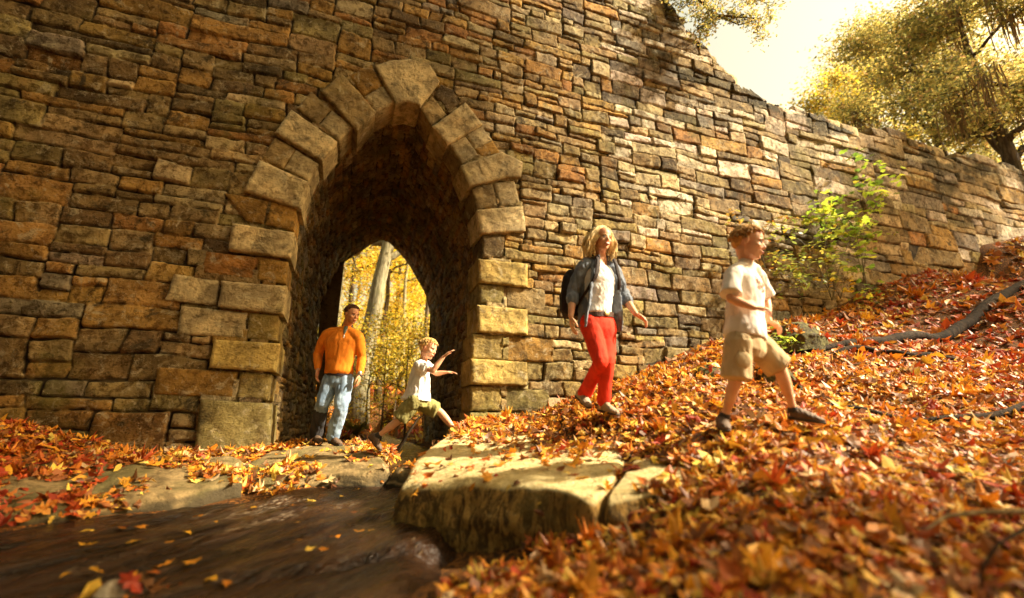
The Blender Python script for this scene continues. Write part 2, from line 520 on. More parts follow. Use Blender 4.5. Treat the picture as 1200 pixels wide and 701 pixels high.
def block(poly, y, depth, col, seed, name):
    """one dressed stone: prism with softened arrises and a hand-worked face"""
    bm = bmesh.new()
    c = sum((Vector(p) for p in poly), Vector()) / len(poly)
    pts = [Vector(p) for p in poly]
    pts = [p + (c - p).normalized() * .010 for p in pts]
    f = [bm.verts.new((p.x, y, p.z)) for p in pts]
    bk = [bm.verts.new((p.x, y + depth, p.z)) for p in pts]
    n = len(f)
    bm.faces.new(f); bm.faces.new(bk[::-1])
    for i in range(n): bm.faces.new((f[i], bk[i], bk[(i + 1) % n], f[(i + 1) % n]))
    bmesh.ops.recalc_face_normals(bm, faces=bm.faces)
    bmesh.ops.triangulate(bm, faces=bm.faces)
    for it in range(6):
        es = [e for e in bm.edges if e.calc_length() > .035 and min(v.co.y for v in e.verts) < y + .12] + \
             [e for e in bm.edges if e.calc_length() > .14]
        es = list(set(es))
        if not es: break
        bmesh.ops.subdivide_edges(bm, edges=es, cuts=1)
        bmesh.ops.triangulate(bm, faces=[q for q in bm.faces if len(q.verts) > 3])
    bmesh.ops.beautify_fill(bm, faces=bm.faces, edges=bm.edges)
    bm.normal_update()
    bm.verts.ensure_lookup_table()
    V = np.array([v.co[:] for v in bm.verts])
    # distance to the outline on the face
    d = np.full(len(V), 9.0)
    for i in range(n):
        a = np.array([pts[i].x, pts[i].z]); b = np.array([pts[(i + 1) % n].x, pts[(i + 1) % n].z])
        ab = b - a; L = ab @ ab
        t = np.clip(((V[:, [0, 2]] - a) @ ab) / L, 0, 1)
        d = np.minimum(d, np.linalg.norm(V[:, [0, 2]] - (a + t[:, None] * ab), axis=1))
    front = V[:, 1] < y + 1e-4
    rnd = .020 * np.exp(-d / .012)
    tool = .008 * fbm(V[:, 0] * 9, V[:, 2] * 9, seed * 3.3, 4) + .004 * noise3(V[:, 0] * 40, V[:, 2] * 40, seed * 1.0)
    V[:, 1] += np.where(front, rnd + tool, 0)
    edge = d < 1e-4
    jit = .006 * noise3(V[:, 0] * 16, V[:, 1] * 16, V[:, 2] * 16 + seed) + .004 * noise3(V[:, 0] * 50, V[:, 1] * 50, V[:, 2] * 50 + seed)
    cc = np.array([c.x, c.z])
    dirv = V[:, [0, 2]] - cc; dirv /= (np.linalg.norm(dirv, axis=1)[:, None] + 1e-6)
    V[:, 0] += np.where(edge, jit * dirv[:, 0], 0); V[:, 2] += np.where(edge, jit * dirv[:, 1], 0)
    Fc = np.array([[v.index for v in q.verts] for q in bm.faces if len(q.verts) == 3])
    bm.verts.index_update()
    bm.free()
    me = np_mesh(name, V, Fc, M_DRESSED, True, {'scol': np.tile(col, (len(V), 1)), 'joint': np.ones(len(V))})
    try: me.set_sharp_from_angle(angle=R(50))
    except Exception: pass
    return me

rn = random.Random(5)
RINGP = []
for k, (pr, (s_, ox, oy), pts, tone) in enumerate(BLK):
    y = -.095 if pr else -.035
    poly = world_poly(s_, ox, oy, pts, y)
    RINGP.append([(p[0], p[2]) for p in poly])
    colr = np.array(TONES[tone]) * (rn.uniform(.95, 1.25) if pr else rn.uniform(.70, 1.05))
    dep = .62 if pr else .55
    nm = 'keystone' if k == 9 else ('voussoir' if k < 21 or k in (31, 32) else 'quoin')
    link(nm, block(poly, y, dep, colr, k, nm), BR)

# opening outline on the face (recessed line), bottom left -> apex -> bottom right, photo survey
NEAR = [(306, 640), (307, 560), (311, 500), (316, 440), (324, 384), (330, 340), (336, 304), (344, 262), (352, 234), (361, 210), (374, 184), (394, 158),
        (414, 140), (440, 126), (462, 121), (477, 117), (493, 123), (505, 145), (526, 166), (541, 190), (552, 220), (561, 250), (566, 280), (565, 310),
        (563, 360), (560, 420), (557, 480), (556, 560), (556, 640)]
FARP = [(371, 600), (372, 540), (372, 500), (371, 460), (371, 425), (373, 385), (376, 357), (385, 336), (398, 312), (411, 302), (424, 293), (434, 287), (444, 282.5),
        (448, 281.5), (456, 284.5), (464, 292), (472, 301), (481, 313), (489, 328), (495, 337), (499, 347), (503, 363), (505, 382), (505, 400), (504, 425), (500, 460), (497, 490), (495, 530), (494, 600)]
near = np.array([W(a, b, 0.0)[[0, 2]] for a, b in NEAR])
far = np.array([W(a, b, 6.0)[[0, 2]] for a, b in FARP])
near[0, 1] = near[-1, 1] = -.9; near[1, 1] = near[-2, 1] = -.35
far[0, 1] = far[-1, 1] = -.9

def resample(p, n):
    s = np.concatenate([[0], np.cumsum(np.linalg.norm(np.diff(p, axis=0), axis=1))])
    t = np.linspace(0, s[-1], n)
    return np.stack([np.interp(t, s, p[:, 0]), np.interp(t, s, p[:, 1])], 1), t

# ---- front wall: one displaced sheet of rubble with the opening cut out
def top_z(x):
    x = np.asarray(x, float)
    base = np.interp(x, [-9, 5.55, 5.75, 6.2, 6.9, 7.5, 8.2, 9.5, 10.2, 11.4, 12.0, 12.6, 14, 18, 30],
                     [10.2, 10.2, 9.5, 8.75, 8.25, 7.65, 7.35, 7.5, 7.45, 7.25, 7.5, 7.55, 7.5, 7.7, 8.0])
    return base + .09 * noise3(x * 1.9, 3.1, 0) + .06 * np.round(noise3(x * 3.3, 8.1, 0) * 1.4)

xs = [-7.5]
while xs[-1] < 27:
    x = xs[-1]
    xs.append(x + (.013 if x < 4 else min(.06, .013 * (1 + ((x - 3) / 6.5) ** 2 * .7))) * (1.6 if x < -5.4 else 1))
xs = np.array(xs); zs = np.arange(-.7, 10.35, .0155)
rs = random.Random(21)
wf = lambda x, z: float(np.interp(x, [-7, -1, 1, 2.5, 4, 6, 10, 27], [.62, .55, .42, .44, .50, .62, .95, 1.4]))
hf = lambda x, z: float(np.interp(x, [-7, -1, 1, 2.5, 4, 6, 10, 27], [.20, .19, .165, .165, .18, .20, .26, .38])) * (1.15 if z < 1.6 else 1)
st = pack(xs[0], xs[-1], zs[0], 10.4, wf, hf, rs)
H, J, C, I = stone_field(xs, zs, st, wallcol, rs, .024, .040)
X, Z = np.meshgrid(xs, zs, indexing='ij')
H += (.007 * fbm(X * 9, Z * 9, I, 4) + .006 * np.abs(fbm(X * 24, Z * 30, I, 3))) * (.35 + .65 * J)
ms_ = sstep(1.3, .1, top_z(X) - Z) * sstep(-.15, .35, fbm(X * 1.1, Z * 2.2, 4, 4)) * sstep(4.2, 5.5, X)
ms_ = np.maximum(ms_, .85 * sstep(.30, .62, fbm(X * .7, Z * 1.6, 14, 4)) * sstep(4.0, 6, X) * sstep(4.6, 6, Z))
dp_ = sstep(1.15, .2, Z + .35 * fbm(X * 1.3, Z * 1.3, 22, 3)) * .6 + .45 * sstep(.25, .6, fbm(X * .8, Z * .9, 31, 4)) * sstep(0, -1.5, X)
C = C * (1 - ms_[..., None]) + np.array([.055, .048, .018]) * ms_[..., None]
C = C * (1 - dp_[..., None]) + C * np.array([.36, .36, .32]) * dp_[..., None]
wx = .022 * noise3(X * 1.7, Z * 1.7, 1.0) + .012 * noise3(X * 4.5, Z * 4.5, 2.0)
wz = .035 * noise3(X * .9, Z * .9, 5.0) + .014 * noise3(X * 4, Z * 4, 6.0)
Yw = -H + .03 * fbm(X * .5, Z * .5, 9, 2)
TZ = top_z(xs)[:, None]
Vw = np.stack([X + wx, Yw, Z + wz], -1).reshape(-1, 3)
# centres for cutting
Xc = (X + wx)[:-1, :-1]; Zc = (Z + wz)[:-1, :-1]
cut = near.copy()
cc = np.array([.45, 2.0])
cutp = cut + (cut - cc) / np.linalg.norm(cut - cc, axis=1)[:, None] * .08
cutp[0, 1] = cutp[-1, 1] = -2
keep = ~in_poly(Xc, Zc, [tuple(p) for p in cutp]) & (Zc < TZ[:-1])
inblk = np.zeros(Xc.shape, bool)
for pg in RINGP:
    c_ = np.mean(pg, axis=0)
    inblk |= in_poly(Xc, Zc, [tuple(c_ + (np.array(p) - c_) * .90) for p in pg])
keep &= ~inblk
Fw = grid_faces(len(xs), len(zs), keep)
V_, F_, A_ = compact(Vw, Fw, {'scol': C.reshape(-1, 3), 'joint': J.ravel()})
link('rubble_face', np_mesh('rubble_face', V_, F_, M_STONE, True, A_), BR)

# ---- barrel vault
NP = 560
nr, tn = resample(near, NP); fr, tf = resample(far, NP)
# align the apex of both
ai, bi = int(np.argmax(nr[:, 1])), int(np.argmax(fr[:, 1]))
def half(p, i): 
    a, _ = resample(p[:i + 1], NP // 2); b, _ = resample(p[i:], NP // 2); return np.concatenate([a, b[1:]])
nr = half(nr, ai); fr = half(fr, bi)
nr = nr + (nr - cc) / np.linalg.norm(nr - cc, axis=1)[:, None] * .03
ys = np.arange(.02, 6.02, .022)
sl_ = np.concatenate([[0], np.cumsum(np.linalg.norm(np.diff(nr, axis=0), axis=1))])
sb = pack(0, 6.1, 0, sl_[-1] + .1, lambda x, z: .34, lambda x, z: .13, rs)
bc = lambda x, z, r_: wallcol(-1 if z < 6.2 else 2.4, 3, r_)
Hb, Jb, Cb, Ib = stone_field(ys, sl_, sb, bc, rs, .022, .04)
u = (ys / 6.0)[:, None, None]
Pb = nr[None] * (1 - u) + fr[None] * u
T = np.gradient(Pb, axis=1); Nn = np.stack([T[..., 1], -T[..., 0]], -1); Nn /= np.linalg.norm(Nn, axis=-1)[..., None] + 1e-9
YY = np.broadcast_to(ys[:, None], Hb.shape)
Hb += .012 * fbm(YY * 7, sl_[None] * 7, Ib, 3)
Pb = Pb + Nn * (Hb[..., None] - .02)
Vb = np.concatenate([Pb[..., :1], YY[..., None], Pb[..., 1:]], -1).reshape(-1, 3)
link('barrel_vault', np_mesh('barrel_vault', Vb, grid_faces(len(ys), nr.shape[0]), M_STONE, True, {'scol': Cb.reshape(-1, 3), 'joint': Jb.ravel()}), BR)

# ---- rear face and roadway deck of the bridge (seen only from elsewhere, keeps the light out)
so_ = Soup()
fz = fr
for i in range(len(fz) - 1):
    a, b = fz[i], fz[i + 1]
    so_.add(np.array([[a[0], 6.0, a[1]], [b[0], 6.0, b[1]], [b[0], 6.0, 10.0 if b[1] > 0 or True else 0], [a[0], 6.0, 10.0]]) if abs(b[0] - a[0]) > 1e-5 else
            np.array([[a[0], 6.0, a[1]], [b[0], 6.0, b[1]], [b[0], 6.0, b[1]], [a[0], 6.0, a[1]]]), np.array([[0, 1, 2, 3]]), TONES['tan'])
x0f, x1f = float(fz[:, 0].min()), float(fz[:, 0].max())
for (a, b) in ((-12, x0f + .003), (x1f - .003, 26.9)):
    so_.add(np.array([[a, 6.012, -1.5], [b, 6.012, -1.5], [b, 6.012, 10.0], [a, 6.012, 10.0]]), np.array([[0, 1, 2, 3]]), TONES['tan'])
M_REAR = mat_rock('rear_masonry', (.30, .23, .13), (.20, .14, .07), (.06, .045, .03), .9, 1.5)
so_.build('rear_face', M_REAR, BR, False)
dx = np.linspace(-7.4, 26.9, 300); dy = np.linspace(.02, 6.1, 24)
DX, DY = np.meshgrid(dx, dy, indexing='ij')
DZ = np.minimum(top_z(DX), 10.0) - .12 - .35 * sstep(0, .6, DY) + .05 * fbm(DX * 2, DY * 2, 1, 3)
# coping roughness along the front lip
Vd = np.stack([DX, DY, DZ], -1).reshape(-1, 3)
link('bridge_deck', np_mesh('bridge_deck', Vd, grid_faces(len(dx), len(dy)), M_REAR, True, {'scol': np.full((len(Vd), 3), .2)}), BR)
# coping stones: loose uneven top course
sp = Soup(); x = -3.0
while x < 26:
    wv = rn.uniform(.28, .6) * (1 if x < 10 else 1.3); hv = rn.uniform(.14, .30)
    if rn.random() < .12: hv *= .5
    cx = x + wv / 2; z0 = float(top_z(cx)) - .12
    bm = bmesh.new(); bmesh.ops.create_cube(bm, size=1.0)
    bmesh.ops.subdivide_edges(bm, edges=bm.edges, cuts=5, use_grid_fill=True)
    vv = np.array([v.co[:] for v in bm.verts]); ff = np.array([[v.index for v in f.verts] for f in bm.faces]); bm.free()
    rr = np.linalg.norm(vv, axis=1)[:, None]
    vv = vv * (1 - .28 * np.maximum(rr - .5, 0))
    vv = vv * np.array([wv * 1.06, .46, hv]) + np.array([cx, .235 + rn.uniform(-.04, .03), z0 + hv * .45])
    vv = vv + .014 * np.stack([noise3(vv[:, 0] * 7 + k, vv[:, 1] * 7, vv[:, 2] * 7) for k in (0, 40, 80)], 1)
    kk = rn.choice(['pale', 'white', 'pale', 'tan', 'grey', 'brown', 'ochre'])
    sp.add(vv, ff, np.array(TONES[kk]) * rn.uniform(.85, 1.1))
    x += wv
kc = [k for k, v in enumerate(sp.V) if v[:, 0].mean() < 5.75]
for lo, hi in ((0, len(kc)), (len(kc), len(sp.V))):
    V = np.concatenate(sp.V[lo:hi]); Fc = np.concatenate(sp.F[lo:hi]); Fc = Fc - Fc.min()
    link('coping', np_mesh('coping', V, Fc, M_DRESSED, True, {'scol': np.concatenate(sp.C[lo:hi]), 'joint': np.ones(len(V))}), BR)

# ================================================================ terrain, stream, rocks
CTRL = []
def cp(px, py, d, dz=0): p = P(px, py, d); CTRL.append((p[0], p[1], p[2] + dz))
for a in [(1200, 701, 1.5), (1200, 600, 2.4), (1000, 701, 1.5), (900, 701, 1.5), (900, 600, 2.1), (1050, 600, 2.2), (868, 506, 2.9), (1000, 550, 2.6), (1100, 500, 3.6),
          (700, 701, 1.75), (700, 655, 2.1), (780, 640, 2.1), (560, 690, 2.1), (500, 690, 2.25), (430, 701, 2.4), (800, 590, 2.4), (800, 540, 2.9), (940, 498, 3.1),
          (712, 487, 3.93), (770, 500, 3.6), (640, 484, 5.7), (840, 440, 4.8), (1000, 430, 5.5), (1000, 380, 7.6), (1100, 400, 7.2), (1200, 420, 6.4), (1200, 350, 10.5), (1200, 300, 14.0)]: cp(*a)
for a in [(470, 652, 3.0), (520, 655, 2.85), (580, 655, 2.68), (640, 650, 2.5), (700, 636, 2.32), (760, 618, 2.25), (810, 596, 2.3), (560, 672, 2.4), (650, 672, 2.25)]: cp(*a, -.02)
for px_, py_ in ((640, 486), (740, 440), (840, 398), (920, 375), (1000, 350), (1080, 320), (1150, 292), (1200, 274)):
    p = W(px_, py_ + 1, 0); CTRL.append((p[0], -.1, p[2])); CTRL.append((p[0], .6, p[2]))
for px_, py_ in ((0, 492), (60, 500), (130, 519), (200, 526), (300, 527)):
    p = W(px_, py_, 0); CTRL.append((p[0], -.1, p[2])); CTRL.append((p[0], .6, p[2]))
for a in [(0, 560, 3.6), (0, 600, 3.1), (60, 560, 3.9), (130, 560, 4.2), (200, 560, 4.4), (300, 545, 4.9), (380, 535, 5.2), (200, 585, 3.9), (100, 595, 3.4), (300, 572, 4.1)]: cp(*a, -.03)
CTRL += [(-4.5, -3.5, .1), (-5.5, -2, .6), (-7, -5, 1.0), (-6, -7.5, .4), (-8, 0, 1.2), (0, -6.8, -.55), (.8, -6.2, -.45), (2, -7.5, -.2), (5, -8, .8), (9, -8, 2.2), (12, -5, 3.4), (18, -6, 5.2), (22, 0, 6.6), (22, -8, 6.4),
         (.3, -3.3, -.42), (.6, -2.2, -.3), (1.0, -1.2, -.15), (1.5, -.3, .1), (-.6, .5, -.05), (.2, 3, -.1), (1.6, 3, -.1), (.6, 6, -.1), (-.6, 6, -.05), (2.2, 6, 0)]
CT = np.array(CTRL)
def _tps_fit(c):
    n = len(c); d2 = ((c[:, None, :2] - c[None, :, :2]) ** 2).sum(-1)
    K = np.where(d2 > 0, .5 * d2 * np.log(d2 + 1e-12), 0) + .08 * np.eye(n)
    Pm = np.c_[np.ones(n), c[:, :2]]
    A = np.zeros((n + 3, n + 3)); A[:n, :n] = K; A[:n, n:] = Pm; A[n:, :n] = Pm.T
    return np.linalg.solve(A, np.r_[c[:, 2], 0, 0, 0])
def _tps(c, wv, x, y):
    x = np.asarray(x, float); y = np.asarray(y, float)
    r = wv[-3] + wv[-2] * x + wv[-1] * y
    for i in range(len(c)):
        d2 = (x - c[i, 0]) ** 2 + (y - c[i, 1]) ** 2
        r = r + wv[i] * .5 * d2 * np.log(d2 + 1e-12)
    return r
TW = _tps_fit(CT)
STR = np.array([(3.0, 22, -.05, .5), (1.5, 14, -.1, .45), (1.25, 6, -.14, .45), (1.2, 0, -.16, .42), (.95, -.9, -.17, .42), (.52, -1.9, -.21, .34), (-.25, -2.95, -.28, .85), (-1.1, -3.7, -.33, 1.25),
                (-2.2, -4.5, -.38, 1.5), (-3.6, -5.6, -.42, 1.7), (-6, -8, -.5, 2.0)])
def stream(x, y):
    """signed position against the stream: distance / half width, water level"""
    best = np.full(np.shape(x), 1e9); lev = np.zeros(np.shape(x))
    for i in range(len(STR) - 1):
        a, b = STR[i], STR[i + 1]; ab = b[:2] - a[:2]; L = ab @ ab
        t = np.clip(((x - a[0]) * ab[0] + (y - a[1]) * ab[1]) / L, 0, 1)
        d = np.hypot(x - a[0] - t * ab[0], y - a[1] - t * ab[1]) / (a[3] + t * (b[3] - a[3]))
        m = d < best
        best = np.where(m, d, best); lev = np.where(m, a[2] + t * (b[2] - a[2]), lev)
    return best, lev
def ground(x, y, fine=True):
    x = np.asarray(x, float); y = np.asarray(y, float)
    z = _tps(CT, TW, np.clip(x, -8, 22), np.clip(y, -8, 3))
    # land beyond the bridge rises into the woods
    zb = np.interp(y, [3, 6, 9, 14, 20, 30, 60, 300], [-.12, -.1, .05, .55, 1.6, 3.2, 6, 14]) + .012 * (x - 1) ** 2 / (1 + .02 * (x - 1) ** 2) * sstep(6, 12, y)
    z = z + (zb - z) * sstep(1.2, 5.5, y)
    z = z + np.clip(x - 22, 0, 60) * .16 + np.clip(-8 - x, 0, 60) * .12 + np.clip(-8 - y, 0, 80) * .03
    q, lv = stream(x, y)
    bed = lv - .14 + .05 * fbm(x * 2.2, y * 2.2, 3, 3)
    if fine:
        z = z + .045 * fbm(x * 1.6, y * 1.6, 1, 4) * sstep(.9, 1.6, q)
    z = np.where(q < 1.5, bed + (z - bed) * sstep(.85, 1.22, q), z)
    return z

def spaced(lo, hi, c, d0, g):
    a = [c]; s = d0
    while a[-1] < hi: a.append(a[-1] + s); s *= g if a[-1] > c + 8 or True else 1
    b = [c]; s = d0
    while b[-1] > lo: b.append(b[-1] - s); s *= g
    return np.array(b[::-1][:-1] + a)
gx = np.unique(np.concatenate([np.arange(-5, 6, .05), np.arange(6, 22, .14), spaced(-220, 260, 0, .3, 1.07)]))
gy = np.unique(np.concatenate([np.arange(-7, .3, .05), np.arange(.3, 30, .2), spaced(-60, 320, 0, .3, 1.07)]))
gx = gx[np.r_[True, np.diff(gx) > .02]]; gy = gy[np.r_[True, np.diff(gy) > .02]]
GX, GY = np.meshgrid(gx, gy, indexing='ij')
GZ = ground(GX, GY)
b = NB('leaf_litter_ground')
n1 = b.noise(9, 5, .7); n2 = b.noise(40, 4, .7)
c = b.mix(b.ramp(n1, .38, .62), (.20, .075, .018), (.32, .13, .025))
c = b.mix(b.ramp(n2, .45, .6), (.055, .028, .012), c)
M_LITTER = b.done(b.principled(c, .9, b.bump(n2, .03), .15))
ter = np_mesh('ground', np.stack([GX, GY, GZ], -1).reshape(-1, 3), grid_faces(len(gx), len(gy)), M_LITTER)
tero = link('ground', ter); tero['kind'] = 'structure'

# ---- the stream
wxg = np.arange(-7, 4.5, .04); wyg = np.arange(-8.5, 22, .05)
WX, WY = np.meshgrid(wxg, wyg, indexing='ij')
q, lv = stream(WX, WY)
flow = (.62, -.78)
sAl = WX * -.58 + WY * -.81; sAc = WX * -.81 + WY * .58
WZ = lv + .022 * fbm(sAl * 1.1, sAc * 4.5, 0, 5, .55) * sstep(0, -1, WY) + .006 * fbm(sAl * 4, sAc * 18, 4, 3)
WZ = WZ - .22 * sstep(1.15, 1.6, q)
keep = (q[:-1, :-1] < 1.42)
Vv = np.stack([WX, WY, WZ], -1).reshape(-1, 3)
Vv, Ff, _ = compact(Vv, grid_faces(len(wxg), len(wyg), keep), {})
b = NB('stream_water')
rot = (0, 0, R(-54))
n1 = b.noise(2.6, 6, .68, (.35, 1.9, 1, rot), dist=.7); n2 = b.noise(11, 5, .65, (.28, 2.0, 1, rot), dist=.4); n3 = b.noise(26, 3, .7, (.5, 1.6, 1, rot))
c = b.mix(b.ramp(n1, .40, .62), (.008, .004, .002), (.040, .018, .007))
c = b.mix(b.ramp(n2, .55, .72, 0, .6), c, (.07, .034, .012))
c = b.mix(b.ramp(n3, .66, .76, 0, .6), c, (.40, .30, .18))  # pale flecks: glints on the water painted into the colour
foam = b.math('MULTIPLY', b.ramp(b.noise(1.5, 3, .6, (.3, 1.6, 1, rot)), .60, .70), b.ramp(b.noise(30, 5, .75, (.6, 1.4, 1, rot)), .50, .62))
c = b.mix(b.math('MULTIPLY', foam, .6), c, (.45, .36, .25))
h = b.math('ADD', n1, b.math('ADD', b.math('MULTIPLY', n2, .5), b.math('MULTIPLY', n3, .2)))
M_WATER = b.done(b.principled(c, b.ramp(n2, .4, .7, .22, .5), b.bump(h, .06, 1.0), .35))
wo = link('stream_water', np_mesh('stream_water', Vv, Ff, M_WATER)); wo['kind'] = 'structure'

# ---- rocks
def rock(name, label, outline, topz, depth, mat, seed=0, nth=260, nt=70, ns=34, edge=.05, rough=.02, undercut=.0, cat='rock', group=None, facerough=.035):
    O = np.array(outline, float)
    c0 = O.mean(0)
    th = np.linspace(-math.pi, math.pi, nth, endpoint=False)
    A = np.arctan2(O[:, 1] - c0[1], O[:, 0] - c0[0])
    rr = np.zeros(nth)
    for i, t in enumerate(th):
        d = np.array([math.cos(t), math.sin(t)]); best = 0
        for k in range(len(O)):
            a, b_ = O[k] - c0, O[(k + 1) % len(O)] - c0
            den = d[0] * (b_[1] - a[1]) - d[1] * (b_[0] - a[0])
            if abs(den) < 1e-9: continue
            tt = (a[0] * (b_[1] - a[1]) - a[1] * (b_[0] - a[0])) / den
            uu = (a[0] * d[1] - a[1] * d[0]) / den
            if -1e-6 <= uu <= 1 + 1e-6 and tt > best: best = tt
        rr[i] = best
    for _ in range(2): rr = .25 * np.roll(rr, 1) + .5 * rr + .25 * np.roll(rr, -1)
    D = np.stack([np.cos(th), np.sin(th)], 1)
    rows = []
    ts = np.linspace(0, 1, nt) ** .85
    for t in ts:
        xy = c0 + D * (rr * t)[:, None]
        z = topz(xy[:, 0], xy[:, 1]) + rough * fbm(xy[:, 0] * 3.0, xy[:, 1] * 3.0, seed, 5)
        e = (1 - t) * rr
        z = z - edge * np.exp(-e / (edge * .55)) 
        rows.append(np.c_[xy, z])
    zt = rows[-1][:, 2]
    for s in np.linspace(0, 1, ns)[1:]:
        out_ = edge * .7 * (1 - (1 - min(1, s * 4)) ** 2) - undercut * s * s
        xy = c0 + D * (rr + out_)[:, None]
        z = zt - depth * s
        dsp = facerough * fbm(xy[:, 0] * 5, xy[:, 1] * 5, z * 5 + seed, 5) + facerough * .5 * np.abs(fbm(xy[:, 0] * 16, xy[:, 1] * 16, z * 8 + seed, 3))
        xy = xy + D * dsp[:, None] * min(1, s * 6)
        rows.append(np.c_[xy, z])
    V = np.concatenate(rows); m = len(rows)
    i = np.arange(m - 1)[:, None]; k = np.arange(nth)[None]
    k2 = (k + 1) % nth
    Fq = np.stack([i * nth + k, (i + 1) * nth + k, (i + 1) * nth + k2, i * nth + k2], -1).reshape(-1, 4)
    org = Vector((float(c0[0]), float(c0[1]), float(V[:, 2].min())))
    me = np_mesh(name, V - np.array(org), Fq, mat)
    o = bpy.data.objects.new(name, me); COL.objects.link(o); o.location = org
    tag(o, label, cat, group)
    return o

def tps_of(pts):
    c = np.array(pts); w_ = _tps_fit(c)
    return lambda x, y: _tps(c, w_, x, y)

b = NB('boulder_stone')
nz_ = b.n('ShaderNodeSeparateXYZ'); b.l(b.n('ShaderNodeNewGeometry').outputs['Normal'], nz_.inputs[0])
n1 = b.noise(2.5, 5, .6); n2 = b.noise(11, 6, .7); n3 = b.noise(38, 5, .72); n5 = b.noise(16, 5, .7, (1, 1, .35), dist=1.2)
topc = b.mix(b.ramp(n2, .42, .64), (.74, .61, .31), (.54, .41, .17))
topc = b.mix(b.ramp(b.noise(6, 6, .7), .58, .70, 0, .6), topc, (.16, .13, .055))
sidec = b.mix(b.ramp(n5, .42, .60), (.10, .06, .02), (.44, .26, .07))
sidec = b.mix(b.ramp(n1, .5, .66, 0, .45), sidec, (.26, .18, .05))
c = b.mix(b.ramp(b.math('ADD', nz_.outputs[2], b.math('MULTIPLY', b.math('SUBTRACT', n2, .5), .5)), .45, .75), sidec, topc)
c = b.mix(b.ramp(n3, .60, .72, 0, .35), c, (.10, .07, .03))
h = b.math('ADD', b.math('MULTIPLY', n5, .7), b.math('ADD', n2, b.math('MULTIPLY', n3, .6)))
M_BOULD = b.done(b.principled(c, .85, b.bump(h, .035, .95), .2))

bp = [P(468, 566, 3.2), P(560, 566, 2.95), P(640, 574, 2.7), P(697, 590, 2.38), P(720, 560, 2.75), P(735, 530, 3.3), P(745, 510, 3.75), P(690, 497, 4.5), P(640, 490, 5.4), P(600, 488, 5.95), P(556, 491, 6.0), P(529, 503, 5.0), P(488, 533, 4.0)]
btop = tps_of([*bp, P(560, 530, 3.9), P(600, 505, 4.8), P(650, 520, 3.9), P(600, 545, 3.4)])
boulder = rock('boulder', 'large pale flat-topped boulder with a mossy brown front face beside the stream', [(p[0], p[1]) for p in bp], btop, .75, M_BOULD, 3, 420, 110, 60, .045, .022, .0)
bp2 = [P(706, 597, 2.40), P(745, 584, 2.42), P(800, 568, 2.45), P(818, 548, 2.75), P(800, 522, 3.3), P(752, 515, 3.6), P(742, 532, 3.25), P(726, 562, 2.72)]
btop2 = tps_of([*bp2, P(765, 555, 2.8)])
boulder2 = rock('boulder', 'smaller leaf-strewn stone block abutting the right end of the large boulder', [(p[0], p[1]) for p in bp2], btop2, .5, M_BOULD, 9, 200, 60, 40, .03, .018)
# left flat slabs
b = NB('slab_stone')
n1 = b.noise(1.6, 5, .6); n2 = b.noise(9, 6, .7); n3 = b.noise(35, 5, .7)
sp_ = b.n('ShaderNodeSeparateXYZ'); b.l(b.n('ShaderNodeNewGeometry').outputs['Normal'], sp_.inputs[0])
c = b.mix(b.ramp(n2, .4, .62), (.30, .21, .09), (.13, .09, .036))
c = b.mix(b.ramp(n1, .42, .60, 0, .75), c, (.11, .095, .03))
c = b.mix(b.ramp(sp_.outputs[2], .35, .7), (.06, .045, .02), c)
c = b.mix(b.ramp(n3, .58, .72, 0, .5), c, (.05, .035, .017))
M_SLAB = b.done(b.principled(c, .8, b.bump(b.math('ADD', n2, b.math('MULTIPLY', n3, .5)), .03, .9), .3))
s1 = [P(458, 548, 4.5), P(432, 559, 4.4), P(380, 554, 4.45), P(310, 560, 4.3), P(262, 556, 4.5), P(300, 537, 5.2), P(322, 524, 5.9), P(338, 519.5, 6.3), P(350, 518, 6.6), P(430, 519, 6.5), P(442, 530, 5.4)]
s1t = tps_of([*s1, P(385, 521, 6.1), P(436, 530.5, 5.1)])
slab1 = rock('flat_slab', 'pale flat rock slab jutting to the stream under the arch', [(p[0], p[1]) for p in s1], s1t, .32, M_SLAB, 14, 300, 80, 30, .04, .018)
s2 = [P(282, 566, 4.15), P(200, 588, 3.75), P(120, 600, 3.45), P(20, 603, 3.15), P(-80, 600, 3.0), P(-80, 556, 3.6), P(20, 541, 4.1), P(130, 536, 4.6), P(230, 534, 5.0), P(286, 542, 4.9)]
s2t = tps_of([(p[0], p[1], p[2] + .03) for p in s2])
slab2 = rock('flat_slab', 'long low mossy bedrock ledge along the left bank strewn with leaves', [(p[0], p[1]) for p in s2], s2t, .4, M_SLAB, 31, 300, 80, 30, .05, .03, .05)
M_MOSSY = mat_rock('mossy_rock', (.10, .095, .03), (.055, .045, .022), (.17, .16, .04), .9, 4.0)
M_GREYR = mat_rock('wet_grey_rock', (.62, .55, .43), (.34, .27, .18), (.75, .70, .60), .35, 9.0)
def small_rock(name, label, px_, py_, d, sx, sy, sz, mat, seed, up=0.0, group=None):
    p = P(px_, py_, d); r_ = random.Random(seed)
    pts = []
    for k in range(9):
        a = k / 9 * 2 * math.pi; q = r_.uniform(.8, 1.1)
        pts.append((p[0] + math.cos(a) * sx * q, p[1] + math.sin(a) * sy * q))
    zz = p[2]
    f = lambda x, y: zz + up - sz * .8 * ((x - p[0]) ** 2 / sx ** 2 + (y - p[1]) ** 2 / sy ** 2)
    return rock(name, label, pts, f, sz, mat, seed, 120, 36, 18, min(.06, sz * .25), .035, group=group, facerough=.03)
ROCKS = [boulder, boulder2, slab1, slab2]
g_ = 'mossy rocks half buried in the leaf slope'
ROCKS.append(small_rock('rock', 'dark mossy rock in the leaves behind the walking boy, nearest the wall', 930, 378, 6.6, .40, .28, .25, M_MOSSY, 41, .03, g_))
ROCKS.append(small_rock('rock', 'green mossy rock just right of the walking boy at knee height', 905, 432, 4.6, .24, .22, .26, M_MOSSY, 42, .07, g_))
